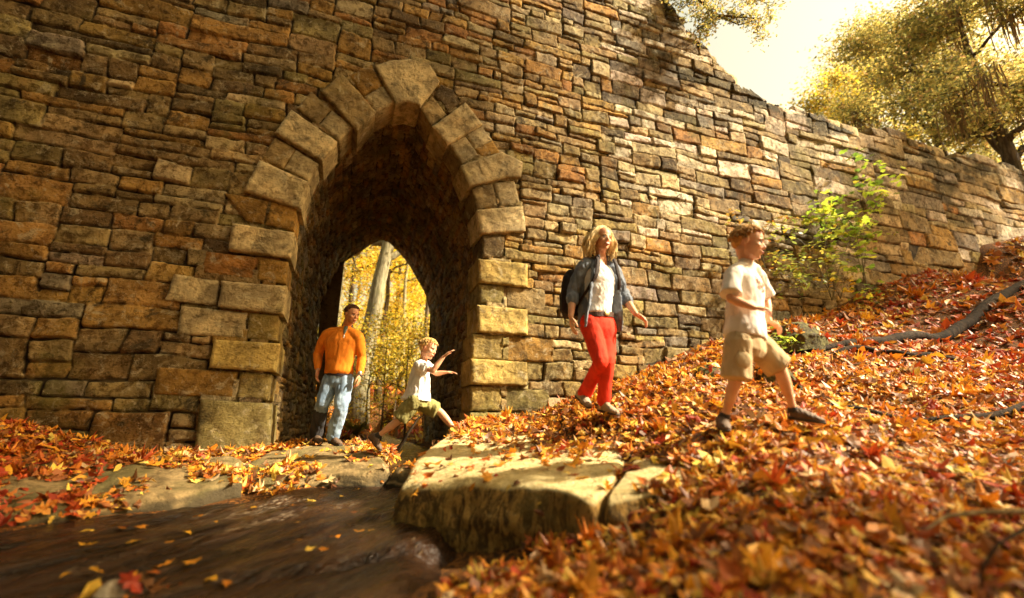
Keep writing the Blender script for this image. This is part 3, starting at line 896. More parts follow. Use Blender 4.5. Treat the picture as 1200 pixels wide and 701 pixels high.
ROCKS.append(small_rock('rock', 'low olive rock between the red-trousered woman and the walking boy', 832, 432, 4.9, .2, .16, .15, M_MOSSY, 43, .05, g_))
ROCKS.append(small_rock('rock', 'small olive rock half sunk in leaves just behind the walking boy', 815, 468, 3.9, .13, .10, .1, M_MOSSY, 44, .02, g_))
ROCKS.append(small_rock('rock', 'pale wet rock breaking the stream at the bottom edge', 142, 696, 2.02, .13, .06, .12, M_GREYR, 45, .04))
ROCKS.append(small_rock('rock', 'brown wet rock at the mouth of the arch, between the slab and the boulder', 476, 547, 4.55, .16, .2, .14, M_SLAB, 46, .02))
# ================================================================ foliage builders
def leaf_templates():
    T = []
    # broad five-lobed leaf
    a = np.array([(-.5, 0), (-.30, .16), (-.42, .46), (-.12, .30), (.02, .52), (.12, .22), (.34, .30), (.62, 0), (.34, -.30), (.12, -.22), (.02, -.52), (-.12, -.30), (-.42, -.46), (-.30, -.16)])
    T.append(a)
    # pointed oval leaf
    a = np.array([(-.55, 0), (-.30, .20), (.02, .28), (.32, .18), (.60, 0), (.32, -.18), (.02, -.28), (-.30, -.20)])
    T.append(a)
    # narrow lobed oak-like leaf
    a = np.array([(-.6, 0), (-.36, .10), (-.30, .26), (-.10, .13), (.04, .32), (.18, .14), (.36, .22), (.62, 0), (.36, -.22), (.18, -.14), (.04, -.32), (-.10, -.13), (-.30, -.26), (-.36, -.10)])
    T.append(a)
    return T
TEMPL = leaf_templates()

def rand_rot(n, tilt, rng):
    """rotation matrices: random yaw, tilt away from flat by up to `tilt` radians (normal-distributed)"""
    yaw = rng.uniform(0, 2 * np.pi, n); ti = np.abs(rng.normal(0, tilt, n)); az = rng.uniform(0, 2 * np.pi, n)
    k = np.stack([np.cos(az), np.sin(az), np.zeros(n)], 1)
    K = np.zeros((n, 3, 3)); K[:, 0, 1] = -k[:, 2]; K[:, 0, 2] = k[:, 1]; K[:, 1, 0] = k[:, 2]; K[:, 1, 2] = -k[:, 0]; K[:, 2, 0] = -k[:, 1]; K[:, 2, 1] = k[:, 0]
    s, c = np.sin(ti)[:, None, None], np.cos(ti)[:, None, None]
    Rt = np.eye(3)[None] + s * K + (1 - c) * (K @ K)
    Z = np.zeros((n, 3, 3)); Z[:, 0, 0] = np.cos(yaw); Z[:, 0, 1] = -np.sin(yaw); Z[:, 1, 0] = np.sin(yaw); Z[:, 1, 1] = np.cos(yaw); Z[:, 2, 2] = 1
    return Rt @ Z

def leaf_mesh(pos, size, Rm, cols, rng, kinds=(0, 1, 2), curl=.35):
    """one mesh of many leaf blades"""
    VV, FF, CC = [], [], []; off = 0
    pos = np.asarray(pos); n = len(pos)
    kind = rng.choice(kinds, n) if len(kinds) != 3 else rng.choice(kinds, n, p=(.3, .38, .32))
    for kd in set(kinds):
        idx = np.where(kind == kd)[0]
        if not len(idx): continue
        t = TEMPL[kd]; m = len(t)
        P2 = np.concatenate([[(0, 0)], t])                        # centre + outline
        v = np.zeros((len(idx), m + 1, 3))
        asp = rng.uniform(.8, 1.15, len(idx))[:, None]
        v[:, :, 0] = P2[None, :, 0]; v[:, :, 1] = P2[None, :, 1] * asp
        cu = rng.normal(0, curl, len(idx))[:, None]; cu2 = rng.normal(.2 * curl, curl * 1.3, len(idx))[:, None]; tw = rng.normal(0, curl, len(idx))[:, None]
        v[:, :, 2] = cu * v[:, :, 0] ** 2 * 1.6 + cu2 * v[:, :, 1] ** 2 * 2.2 + tw * v[:, :, 0] * v[:, :, 1] * 1.5
        v[:, 1:, 2] += rng.normal(0, .035, (len(idx), m))
        v *= size[idx][:, None, None]
        v = np.einsum('nij,nkj->nki', Rm[idx], v) + pos[idx][:, None, :]
        f = np.array([(0, 1 + k, 1 + (k + 1) % m) for k in range(m)])
        F_ = (f[None] + (np.arange(len(idx)) * (m + 1))[:, None, None]).reshape(-1, 3) + off
        VV.append(v.reshape(-1, 3)); FF.append(F_); off += len(idx) * (m + 1)
        cv = cols[idx][:, None, :] * np.ones((1, m + 1, 1))
        cv[:, 0] *= .85
        CC.append(cv.reshape(-1, 3))
    return np.concatenate(VV), np.concatenate(FF), np.concatenate(CC)

def palette(n, pal, rng):
    P_ = np.array([p[:3] for p in pal]); w_ = np.array([p[3] for p in pal]); w_ = w_ / w_.sum()
    c = P_[rng.choice(len(P_), n, p=w_)]
    return np.clip(c * rng.uniform(.75, 1.2, (n, 1)) * rng.uniform(.92, 1.08, (n, 3)), 0, .9)

M_FALLEN = mat_leaf('fallen_leaf', .22, rough=.5, spec=.35)
M_TREELEAF = mat_leaf('tree_leaf', .68, rough=.55, spec=.3, vary=.15)
M_GREENLEAF = mat_leaf('green_leaf', .5, rough=.45, spec=.4, vary=.2)
M_BARK = mat_bark('bark', (.15, .115, .07), (.055, .04, .026))
M_PALEBARK = mat_bark('pale_bark', (.33, .30, .19), (.16, .14, .08))

def tree(name, label, base, H_, r0, crown_lo, spread, nleaf, leaf, pal, seed, bark=None, lean=(0, 0), limbs=9, cat='tree', group=None, shape=1.0, kinds=(1,), stem=False, moss=False, mat=None, droop=0.0, cl=.38):
    rg = np.random.default_rng(seed); rr = random.Random(seed)
    base = np.array(base, float)
    root = thing(name, label, cat, base, group)
    sp = Soup(); bark = bark or M_BARK
    n = 12; ts = np.linspace(0, 1, n)
    pts = np.stack([lean[0] * ts ** 1.3 + .02 * H_ * np.cumsum(rg.normal(0, .35, n)) * .5, lean[1] * ts ** 1.3 + .02 * H_ * np.cumsum(rg.normal(0, .35, n)) * .5, H_ * ts], 1)
    pts -= pts[0]; pts = pts + base; pts[0, 2] -= .3
    rad = r0 * (1 - ts * .86); rad[0] *= 1.5; rad[1] *= 1.08
    V, Fq = tube_np(pts, rad, 14 if r0 > .1 else 8); 
    V += .06 * r0 * np.stack([noise3(V[:, 0] * 9, V[:, 1] * 9, V[:, 2] * 2 + k) for k in (0, 9, 18)], 1)
    sp.add(V, Fq)
    tips = []
    for k in range(limbs):
        t = crown_lo + (1 - crown_lo) * (k + rr.random() * .8) / limbs
        p0 = np.array([np.interp(t, ts, pts[:, j]) for j in range(3)]); rb = float(np.interp(t, ts, rad)) * .62
        L = spread * (1.05 - .55 * (t - crown_lo) / (1 - crown_lo + 1e-6)) * rr.uniform(.7, 1.15)
        az = k * 2.4 + rr.uniform(-.5, .5); el = rr.uniform(.15, .75) - droop
        m = 8; u_ = np.linspace(0, 1, m)
        d = np.array([math.cos(az) * math.cos(el), math.sin(az) * math.cos(el), math.sin(el)])
        w1 = np.cumsum(rg.normal(0, .09, (m, 3)), axis=0) * L * .5; w1 -= w1[0]
        q = p0 + d * (L * u_)[:, None] + w1 + np.array([0, 0, -.10 * L]) * (u_ ** 2)[:, None]
        V, Fq = tube_np(q, rb * (1 - .82 * u_) + .004, 7); sp.add(V, Fq)
        for s_ in range(5 if not stem else 2):
            uu = rr.uniform(.3, 1.0); j = uu * (m - 1); a0 = q[int(j)]; 
            if int(j) < m - 1: a0 = a0 + (q[int(j) + 1] - a0) * (j - int(j))
            dd = d + rg.normal(0, .65, 3); dd /= np.linalg.norm(dd); l2 = L * rr.uniform(.25, .5)
            e = a0 + dd * l2; mid = (a0 + e) / 2 + rg.normal(0, .06 * l2, 3)
            V, Fq = tube_np([a0, mid, e], [rb * .33 + .003, rb * .22 + .002, .003], 5); sp.add(V, Fq)
            tips += [e, mid, a0 * .3 + e * .7]
        tips.append(q[-1])
    tips.append(pts[-1])
    sp.build('trunk' if not stem else 'stem', bark, root)
    tips = np.array(tips)
    # leaves gather in clumps round the twig ends
    ct = tips[rg.integers(0, len(tips), nleaf)]
    cr = rg.normal(0, 1, (nleaf, 3)) * (spread * .17 * cl / .38)
    cr[:, 2] *= .62
    cl_i = rg.integers(0, 5, nleaf)
    pos = ct + cr + np.stack([noise3(ct[:, 0] * 3 + cl_i * 7, ct[:, 1] * 3, ct[:, 2] * 3 + k * 11) for k in range(3)], 1) * spread * .16
    if shape != 1.0: pos[:, 2] = base[2] + (pos[:, 2] - base[2]) * shape
    sz = leaf * rg.uniform(.6, 1.3, nleaf)
    V, Fq, Cc = leaf_mesh(pos, sz, rand_rot(nleaf, .8, rg), palette(nleaf, pal, rg), rg, kinds, .3)
    link('crown' if not stem else 'leaves', np_mesh('crown', V, Fq, mat or M_TREELEAF, False, {'scol': Cc}), root)
    if moss:
        for k in range(moss):
            ms = Soup()
            tp = tips[rr.randrange(len(tips))]
            for s_ in range(26):
                p0 = tp + rg.normal(0, .16, 3) * np.array([1.2, 1.2, .5]); L = rr.uniform(.5, 1.7)
                q = p0 + np.stack([np.cumsum(rg.normal(0, .02, 6)), np.cumsum(rg.normal(0, .02, 6)), -np.linspace(0, L, 6)], 1)
                V, Fq = tube_np(q, [.016, .022, .020, .016, .01, .003], 3); ms.add(V, Fq)
            ms.build('hanging_moss', M_MOSSHANG, root)
    return root

b = NB('hanging_moss'); n1 = b.noise(8, 4)
c = b.mix(b.ramp(n1, .4, .6), (.42, .27, .13), (.30, .22, .11))
d_ = b.n('ShaderNodeBsdfTranslucent'); b.l(c, d_.inputs[0]); mx = b.n('ShaderNodeMixShader'); mx.inputs[0].default_value = .4
b.l(b.principled(c, .9), mx.inputs[1]); b.l(d_.outputs[0], mx.inputs[2]); M_MOSSHANG = b.done(mx.outputs[0])

YEL = [(.88, .68, .06, 5), (.84, .56, .05, 3), (.90, .78, .18, 3), (.60, .45, .06, 1.5), (.62, .26, .03, .7), (.35, .36, .06, .6)]
OAK = [(.46, .40, .11, 4), (.30, .28, .09, 4), (.68, .54, .16, 3.4), (.16, .16, .07, 2.4), (.56, .36, .15, .8)]
GRN = [(.42, .58, .06, 4), (.58, .68, .09, 3), (.20, .32, .05, 2), (.75, .68, .08, 1)]

def G(x, y): return float(ground(np.array([x]), np.array([y]))[0])

# woods beyond the arch: big pale trunks first, then yellow trees and saplings
def beyond(px, d):
    v = ray(px, 420); p = CAM + v * (d / (v @ FW)); return float(p[0]), float(p[1])
FOREST = [(421, 17.5, 15, .40, 'pale'), (392, 21, 15, .20, 'pale'), (404, 27, 17, .22, 'dark'), (447, 24, 15, .17, 'dark'), (472, 30, 16, .17, 'pale'),
          (492, 24, 15, .15, 'dark'), (460, 36, 17, .22, 'dark'), (484, 40, 17, .2, 'pale'), (380, 36, 17, .25, 'dark'), (432, 42, 18, .24, 'dark'), (503, 34, 16, .18, 'dark'), (355, 28, 16, .2, 'dark'), (520, 30, 16, .2, 'pale'),
          (412, 50, 18, .24, 'dark'), (448, 54, 18, .24, 'pale'), (478, 52, 18, .24, 'dark')]
FL = ['thick pale leaning trunk seen through the arch behind the man in orange', 'slim pale trunk at the left edge of the view through the arch', 'straight dark trunk close left of the thick pale trunk beyond the arch',
      'thin dark trunk just right of the thick pale one beyond the arch', 'pale trunk in the middle right of the arch view', 'dark slender trunk by the right edge of the arch view',
      'distant dark trunk at the centre of the arch view', 'far pale trunk above the jumping boy', 'distant tree almost hidden behind the left side of the vault', 'distant dark tree between the two pale trunks',
      'dark tree glimpsed past the right side of the vault', 'tree beyond the bridge hidden by the left pier', 'pale tree beyond the bridge hidden by the right pier',
      'farthest dark tree behind the man in orange', 'farthest pale tree above the sapling in the arch', 'farthest dark tree above the jumping boy']
for k, (px_, d, h_, r_, kd) in enumerate(FOREST):
    if k in (11, 12): continue
    x, y = beyond(px_, d)
    tree('autumn_tree', FL[k], (x, y, G(x, y)), h_, r_, .22 if k > 5 else .42, 3.3, 5200 if d < 30 else 4200, .16 if d < 30 else .21, YEL, 100 + k, M_PALEBARK if kd == 'pale' else M_BARK,
         lean=((1.6, 0) if k == 0 else (random.uniform(-.6, .9), 0)), limbs=13, group='autumn trees beyond the arch')
UND = [(454, 13.5, 3.6, .028), (481, 13.6, 3.2, .035), (436, 15.8, 3.4, .035), (500, 16.5, 3.6, .03), (380, 14.2, 3.3, .03), (467, 19, 4, .03), (412, 22, 4.2, .03), (445, 26, 5, .04), (488, 27, 5, .04), (385, 27, 5, .04), (425, 33, 5.5, .04), (470, 34, 5.5, .04)]
UL = ['dark-stemmed yellow sapling nearest the far mouth of the arch', 'small yellow shrub above the jumping boy in the arch view', 'yellow bush right beside the man in orange, beyond the arch',
      'small yellow sapling along the right edge of the arch view', 'small yellow bush at the left edge of the arch view', 'mid-distance yellow bush at the middle of the arch view', 'yellow bush behind the head of the man in orange',
      'farther yellow bush between the man and the jumping boy', 'farther yellow bush above the jumping boy', 'farther yellow bush left of the man in orange', 'distant low yellow bush behind the sapling, left', 'distant low yellow bush behind the sapling, right']
for k, (px_, d, h_, r_) in enumerate(UND):
    x, y = beyond(px_, d)
    tree('yellow_sapling', UL[k], (x, y, G(x, y)), h_, r_, .12, 1.25 if d < 20 else 2.2, 1500 if d < 20 else 2600, .085 if d < 20 else .14, YEL + [(.30, .24, .04, 2)], 300 + k, limbs=11, group='yellow saplings beyond the arch', stem=True, cat='sapling', cl=.5)
tg = P(418, 478, 13.5); 
# tuft of grass beyond the man
gs = Soup(); rg = np.random.default_rng(8)
gx0, gy0 = float(tg[0]), float(tg[1]); gz0 = G(gx0, gy0)
for k in range(170):
    a = rg.uniform(0, 6.28); L = rg.uniform(.35, .8); sprd = rg.uniform(.1, .55)
    q = [np.array([gx0 + .05 * math.cos(a), gy0 + .05 * math.sin(a), gz0 - .03]) + np.array([math.cos(a) * sprd * t ** 1.5, math.sin(a) * sprd * t ** 1.5, L * (t - .35 * t * t)]) for t in (0, .35, .7, 1)]
    V, Fq = tube_np(q, [.008, .007, .005, .001], 3); gs.add(V, Fq, np.array([.38, .36, .06]) * rg.uniform(.6, 1.2))
o = gs.build('grass_tuft', M_GREENLEAF, None); tag(o, 'yellow-green grass tuft behind the legs of the man in orange', 'grass tuft')

# trees behind the wall, upper right
def wtree(px_, d, **k):
    v = ray(px_, 200); p = CAM + v * (d / (v @ FW)); return float(p[0]), float(p[1])
for k, (px_, d, h_, r_, sprd, lab, nl, ms) in enumerate([
    (1110, 15, 9.5, .22, 3.6, 'oak with hanging moss and a dark slanting trunk above the right wall', 13000, 9),
    (1190, 12.5, 8.0, .24, 2.9, 'mossy oak at the right edge with twisting dark limbs', 10500, 10),
    (1022, 20, 12.0, .16, 3.3, 'golden oak behind the wall, farthest left of the right-hand trees', 8000, 2),
    (1165, 22, 14.5, .3, 5.6, 'tall yellow-green tree filling the gap behind the two mossy oaks', 13000, 0),
    (1075, 25, 19, .3, 6.2, 'high-crowned tree behind the mossy oaks, reaching the top edge', 12000, 0)]):
    v = ray(px_, 200); p = CAM + v * (d / (v @ FW)); x, y = float(p[0]), float(p[1])
    tree('oak_tree', lab, (x, y, 6.3), h_, r_, .16, sprd, int(nl * 1.7), .115 if d < 18 else .16, OAK if k != 2 else OAK + YEL[:3], 500 + k, limbs=12, lean=(-.9, 0) if k < 2 else (0, 0), group='oaks above the wall', moss=ms, cl=.27, kinds=(1, 2))
# earth bank they stand on, behind the wall
ex = np.linspace(8, 90, 130); ey = np.linspace(6.2, 90, 90); EX, EY = np.meshgrid(ex, ey, indexing='ij')
EZ = 6.6 * sstep(8, 12, EX) + .05 * (EY - 6) + .2 * fbm(EX * .4, EY * .4, 2, 3) - 1.2
eo = link('bank', np_mesh('bank', np.stack([EX, EY, EZ], -1).reshape(-1, 3), grid_faces(130, 90), M_LITTER)); eo['kind'] = 'structure'

# low oak branch that hangs into the frame over the step in the wall, from a tree rooted behind it
rt = thing('oak_tree', 'overhanging oak with a low leafy branch dipping in over the step in the wall', 'tree', (7.2, 7.5, 4.2), 'oaks above the wall')
sp = Soup(); rg = np.random.default_rng(77)
trk = np.array([(7.2, 7.5, 4.0), (7.0, 7.0, 8), (6.6, 6.2, 12.2), (6.3, 5.6, 15)]); V, Fq = tube_np(trk, [.4, .33, .27, .15], 12); sp.add(V, Fq)
A0 = P(735, -105, 8.6); A1 = P(800, -20, 8.0); A2 = P(838, 18, 7.8); A3 = P(893, 22, 7.7)
limb_ = [trk[2], (trk[2] + A0) / 2 + np.array([0, 0, .3]), A0, A1, A2, (A2 + A3) / 2, A3]
V, Fq = tube_np(limb_, [.14, .10, .07, .05, .03, .018, .006], 8); sp.add(V, Fq)
tips = []
for (a, b_) in ((A0, A1), (A1, A2), (A1, P(870, -12, 7.9)), (A2, A3), (A2, P(815, 36, 7.8)), (A1, P(798, 12, 8)), (P(870, -12, 7.9), P(905, 8, 7.8)), (A0, P(860, -70, 8.2)), (A0, P(770, -10, 8.5))):
    V, Fq = tube_np([a, (a + b_) / 2 + rg.normal(0, .05, 3), b_], [.02, .014, .004], 5); sp.add(V, Fq)
    for k in range(12):
        t = rg.uniform(.15, 1); c0 = a + (b_ - a) * t; e = c0 + rg.normal(0, .26, 3) * np.array([1, 1, .7]); 
        V, Fq = tube_np([c0, (c0 + e) / 2 + rg.normal(0, .02, 3), e], [.008, .005, .002], 4); sp.add(V, Fq)
        tips += [e, (c0 + e) / 2]
sp.build('trunk', M_BARK, rt)
tips = np.array(tips); nl = 5200
pos = tips[rg.integers(0, len(tips), nl)] + rg.normal(0, .085, (nl, 3))
V, Fq, Cc = leaf_mesh(pos, .06 * rg.uniform(.6, 1.3, nl), rand_rot(nl, .9, rg), palette(nl, OAK, rg), rg, (1, 2), .3)
link('crown', np_mesh('crown', V, Fq, M_TREELEAF, False, {'scol': Cc}), rt)

# unseen trees added on the near side so their crowns throw dappled shade
SHADE = []
for k, (x, y, zc, sprd, nl, lean) in enumerate([(11.0, -9.8, 11.5, 3.6, 30000, (-2.9, 4.2)), (19.5, -15.5, 10.5, 2.5, 9000, (-1, 1.2)), (25, -8.0, 9.0, 3.0, 6000, (-1, 3.4)), (-9, -9.5, 8, 3.6, 9000, (1.0, 3))]):
    tree('shade_tree', ['tree behind the viewer leaning far over the stream', 'tree on the slope behind the viewer', 'tree high on the right slope, out of the frame', 'dense tree on the left bank beside the viewer'][k], (x, y, G(x, y)), zc, .28, .6, sprd, nl, .2, OAK + YEL[:2], 800 + k, limbs=12, lean=lean, group='trees round the viewer')

for k, (x, y, h_, sp_r) in enumerate([(-6.6, -1.7, 5.5, 1.5), (-7.4, -4.4, 6.0, 1.9), (-5.2, -6.2, 9.0, 3.1)]):  # unseen evergreens added to keep sky light off the left wall
    tree('holly_tree', ['dark evergreen against the wall past the left edge of the frame', 'dark evergreen on the left bank past the edge of the frame', 'tall dark evergreen overhanging the stream beside the viewer'][k], (x, y, G(x, y)), h_, .12, .05 if k < 2 else .68, sp_r, 9000 if k < 2 else 20000, .13, [(.05, .07, .02, 3), (.08, .09, .03, 2)], 880 + k, limbs=16, group='evergreens on the left bank', cl=.5)

for k, (x, y, h_, sp_r) in enumerate([(-12, -9, 15, 4.2), (-9, -14.5, 16, 4.4), (-3.5, -14, 16, 4.2), (1.5, -17.5, 17, 4.4), (6.5, -21, 17, 4.6), (-14, -2.5, 15, 4)]):  # unseen row of trees added to block low sky light from behind
    tree('forest_tree', ['big leafy tree on the far left bank beyond the frame', 'big leafy tree behind the viewer, left of the middle one', 'big leafy tree straight behind the viewer', 'big leafy tree far behind the viewer', 'farthest leafy tree behind the viewer on the slope side', 'big leafy tree by the wall far left beyond the frame'][k],
         (x, y, G(x, y)), h_, .25, .12, sp_r, 9000, .38, [(.16, .15, .04, 3), (.30, .20, .05, 2), (.10, .11, .03, 2)], 900 + k, limbs=16, group='woods behind the viewer', cl=.6)

# ---- leafy plants against the wall
def wp(px_, py_, y=-.5): return W(px_, py_, y)
def plant(name, label, stems, leaf, nper, pal, seed, group=None, kinds=(1,), spreadr=.12, cat='plant'):
    rg = np.random.default_rng(seed); base = stems[0][0]
    rt = thing(name, label, cat, base, group); sp = Soup(); pos = []
    for q in stems:
        q = np.array(q, float); m = len(q); t = np.linspace(0, 1, m); tt = np.linspace(0, 1, 14)
        qq = np.stack([np.interp(tt, t, q[:, j]) for j in range(3)], 1)
        for _ in range(2): qq[1:-1] = .25 * qq[:-2] + .5 * qq[1:-1] + .25 * qq[2:]
        qq[1:] += rg.normal(0, .006, (13, 3))
        V, Fq = tube_np(qq, np.linspace(.009, .003, 14), 5); sp.add(V, Fq, (.16, .13, .05))
        for k in range(nper):
            a = qq[rg.integers(3, 14)]; e = a + rg.normal(0, spreadr, 3) * np.array([1, .8, .75])
            V, Fq = tube_np([a, (a + e) / 2 + np.array([0, 0, .02]), e], [.003, .0025, .0015], 3); sp.add(V, Fq, (.2, .2, .05))
            for s_ in range(3): pos.append(e + rg.normal(0, leaf * .55, 3))
    sp.build('stem', M_GREENLEAF, rt)
    pos = np.array(pos); n = len(pos)
    V, Fq, Cc = leaf_mesh(pos, leaf * rg.uniform(.55, 1.25, n), rand_rot(n, .45, rg), palette(n, pal, rg), rg, kinds, .22)
    link('leaves', np_mesh('leaves', V, Fq, M_GREENLEAF, False, {'scol': Cc}), rt)
    return rt
yb = -.45
plant('sapling', 'tall bright green sapling growing up in front of the wall, right of the walking boy', [
    [wp(1018, 345), wp(1010, 300), wp(1000, 262), wp(1012, 222), wp(1016, 185)],
    [wp(1018, 345), wp(1002, 290), wp(985, 255), wp(965, 240)],
    [wp(1012, 330), wp(1015, 270), wp(1030, 235), wp(1042, 215)],
    [wp(1000, 262), wp(978, 250), wp(950, 262)]], .16, 24, GRN, 1, kinds=(1, 0), spreadr=.20)
plant('vine', 'yellow-green bushy vine spreading low over the wall behind the walking boy', [
    [wp(975, 352), wp(960, 310), wp(940, 282), wp(915, 268)], [wp(975, 352), wp(985, 305), wp(1000, 272), wp(1022, 268)], [wp(975, 352), wp(965, 300), wp(970, 262)], [wp(960, 320), wp(930, 305), wp(905, 300)],
    [wp(960, 330), wp(935, 330), wp(912, 318)]], .10, 30, [(.36, .40, .07, 4), (.50, .46, .08, 3), (.2, .26, .06, 3), (.6, .4, .05, 1)], 2, kinds=(1,), spreadr=.17)
plant('seedling', 'small bright green seedling at the foot of the wall below the tall sapling', [[wp(1022, 372), wp(1024, 350), wp(1028, 330)], [wp(1022, 372), wp(1012, 355), wp(1004, 342)]], .13, 6, GRN, 3, spreadr=.09, kinds=(1, 0))
plant('seedling', 'little sprig with orange-yellow leaves at the wall foot right behind the boy', [[wp(985, 350), wp(975, 330), wp(962, 322)], [wp(985, 350), wp(990, 328)]], .13, 5, [(.85, .50, .04, 3), (.8, .62, .08, 2)], 4, spreadr=.08)
plant('vine', 'sparse reddish vine on the wall to the left of the bushy one, above the boy', [[wp(905, 352), wp(890, 285), wp(872, 262), wp(850, 248)], [wp(890, 285), wp(905, 262), wp(925, 252)]], .09, 13, [(.45, .28, .06, 3), (.36, .36, .07, 3), (.5, .2, .04, 1)], 5, spreadr=.13)
plant('fern', 'low green fern clump among leaves beyond the walking boy', [[P(905, 415, 5.2), P(890, 402, 5.2), P(878, 398, 5.1)], [P(905, 415, 5.2), P(915, 396, 5.2)], [P(905, 415, 5.2), P(930, 404, 5.1)]], .07, 16, GRN, 6, spreadr=.09)

# ---- logs, roots and twigs on the slope
M_LOG = mat_bark('rotting_log', (.040, .024, .012), (.014, .009, .005))
M_TWIG = mat_bark('twig', (.40, .30, .18), (.22, .15, .08))
def stick(name, label, pts, rad, mat, n=12, cat='log', seed=0, snap=False):
    pts = np.array(pts); m = len(pts); t = np.linspace(0, 1, m); tt = np.linspace(0, 1, 40)
    q = np.stack([np.interp(tt, t, pts[:, j]) for j in range(3)], 1)
    if snap:
        rr_ = np.interp(tt, np.linspace(0, 1, len(rad)), rad)
        q[:, 2] = ground(q[:, 0], q[:, 1]) + rr_ * .30 + .02 * noise3(tt * 7 + seed, 0, 0) + .012
    for _ in range(3): q[1:-1] = .25 * q[:-2] + .5 * q[1:-1] + .25 * q[2:]
    rg = np.random.default_rng(seed)
    r_ = np.interp(tt, np.linspace(0, 1, len(rad)), rad)
    V, Fq = tube_np(q, r_, n)
    rm = float(np.mean(rad))
    V = V + .34 * rm * np.stack([fbm(V[:, 0] * 3 + seed, V[:, 1] * 3, V[:, 2] * 3 + k, 3) for k in (0, 9, 18)], 1)
    s_ = Soup(); s_.add(V, Fq); o = s_.build(name, mat); tag(o, label, cat); return o
stick('fallen_log', 'long dark fallen log high on the slope near the wall at right', [P(925, 392, 6.3), P(985, 384, 6.6), P(1050, 372, 7.0), P(1120, 356, 7.4), P(1220, 330, 8.2)], [.03, .055, .08, .085, .09], M_LOG, seed=3, snap=True)
stick('fallen_log', 'short dark log lying under the end of the long one', [P(940, 386, 6.1), P(1000, 378, 6.25), P(1060, 392, 6.0), P(1110, 388, 6.0)], [.02, .05, .05, .03], M_LOG, seed=5, snap=True)
stick('fallen_branch', 'bare brown branch lying across the slope just right of the boy', [P(930, 462, 3.9), P(1000, 461, 3.85), P(1080, 462, 3.7), P(1170, 448, 3.7), P(1230, 430, 3.9)], [.012, .024, .028, .035, .04], M_LOG, cat='branch', seed=7, snap=True)
stick('twig', 'pale curved twig on the leaves in the lower right corner', [P(1085, 622, 1.75), P(1110, 606, 1.8), P(1150, 601, 1.8), P(1220, 600, 1.8)], [.004, .008, .010, .011], M_TWIG, 8, 'twig', 8)
stick('twig', 'thin arching dark twig beneath the pale one at bottom right', [P(1150, 690, 1.42), P(1152, 665, 1.42), P(1170, 638, 1.44), P(1215, 612, 1.5)], [.003, .005, .005, .006], M_LOG, 8, 'twig', 9)
stick('twig', 'leaning dead stick in the stream gap below the jumping boy', [P(466, 528, 6.0), P(478, 508, 6.0), P(492, 488, 6.1)], [.022, .02, .012], M_LOG, 8, 'twig', 10)
stick('twig', 'short stub of wood among leaves at the foot of the small boulder', [P(742, 640, 1.95), P(735, 618, 1.98), P(726, 600, 2.02)], [.008, .007, .003], M_TWIG, 8, 'twig', 11)

# ================================================================ fallen leaves
def bvh_of(objs):
    V, Fc, off, own = [], [], 0, []
    for k, o in enumerate(objs):
        me = o.data; n = len(me.vertices); a = np.empty(n * 3, np.float32); me.vertices.foreach_get('co', a); a = a.reshape(-1, 3) + np.array(o.location)
        nf = len(me.polygons); f = np.empty(nf * 4, np.int32); me.loops.foreach_get('vertex_index', f); f = f.reshape(-1, 4)
        V.append(a); Fc.append(f + off); off += n; own += [k] * nf
    return BVHTree.FromPolygons(np.concatenate(V).tolist(), np.concatenate(Fc).tolist()), own
near_t = np_mesh('tmp', np.stack([GX, GY, GZ], -1).reshape(-1, 3), grid_faces(len(gx), len(gy), ((GX > -9) & (GX < 24) & (GY > -9) & (GY < 32))[:-1, :-1]))
tmpo = bpy.data.objects.new('tmp', near_t)
BV, OWN = bvh_of([tmpo] + ROCKS)
bpy.data.objects.remove(tmpo); bpy.data.meshes.remove(near_t)

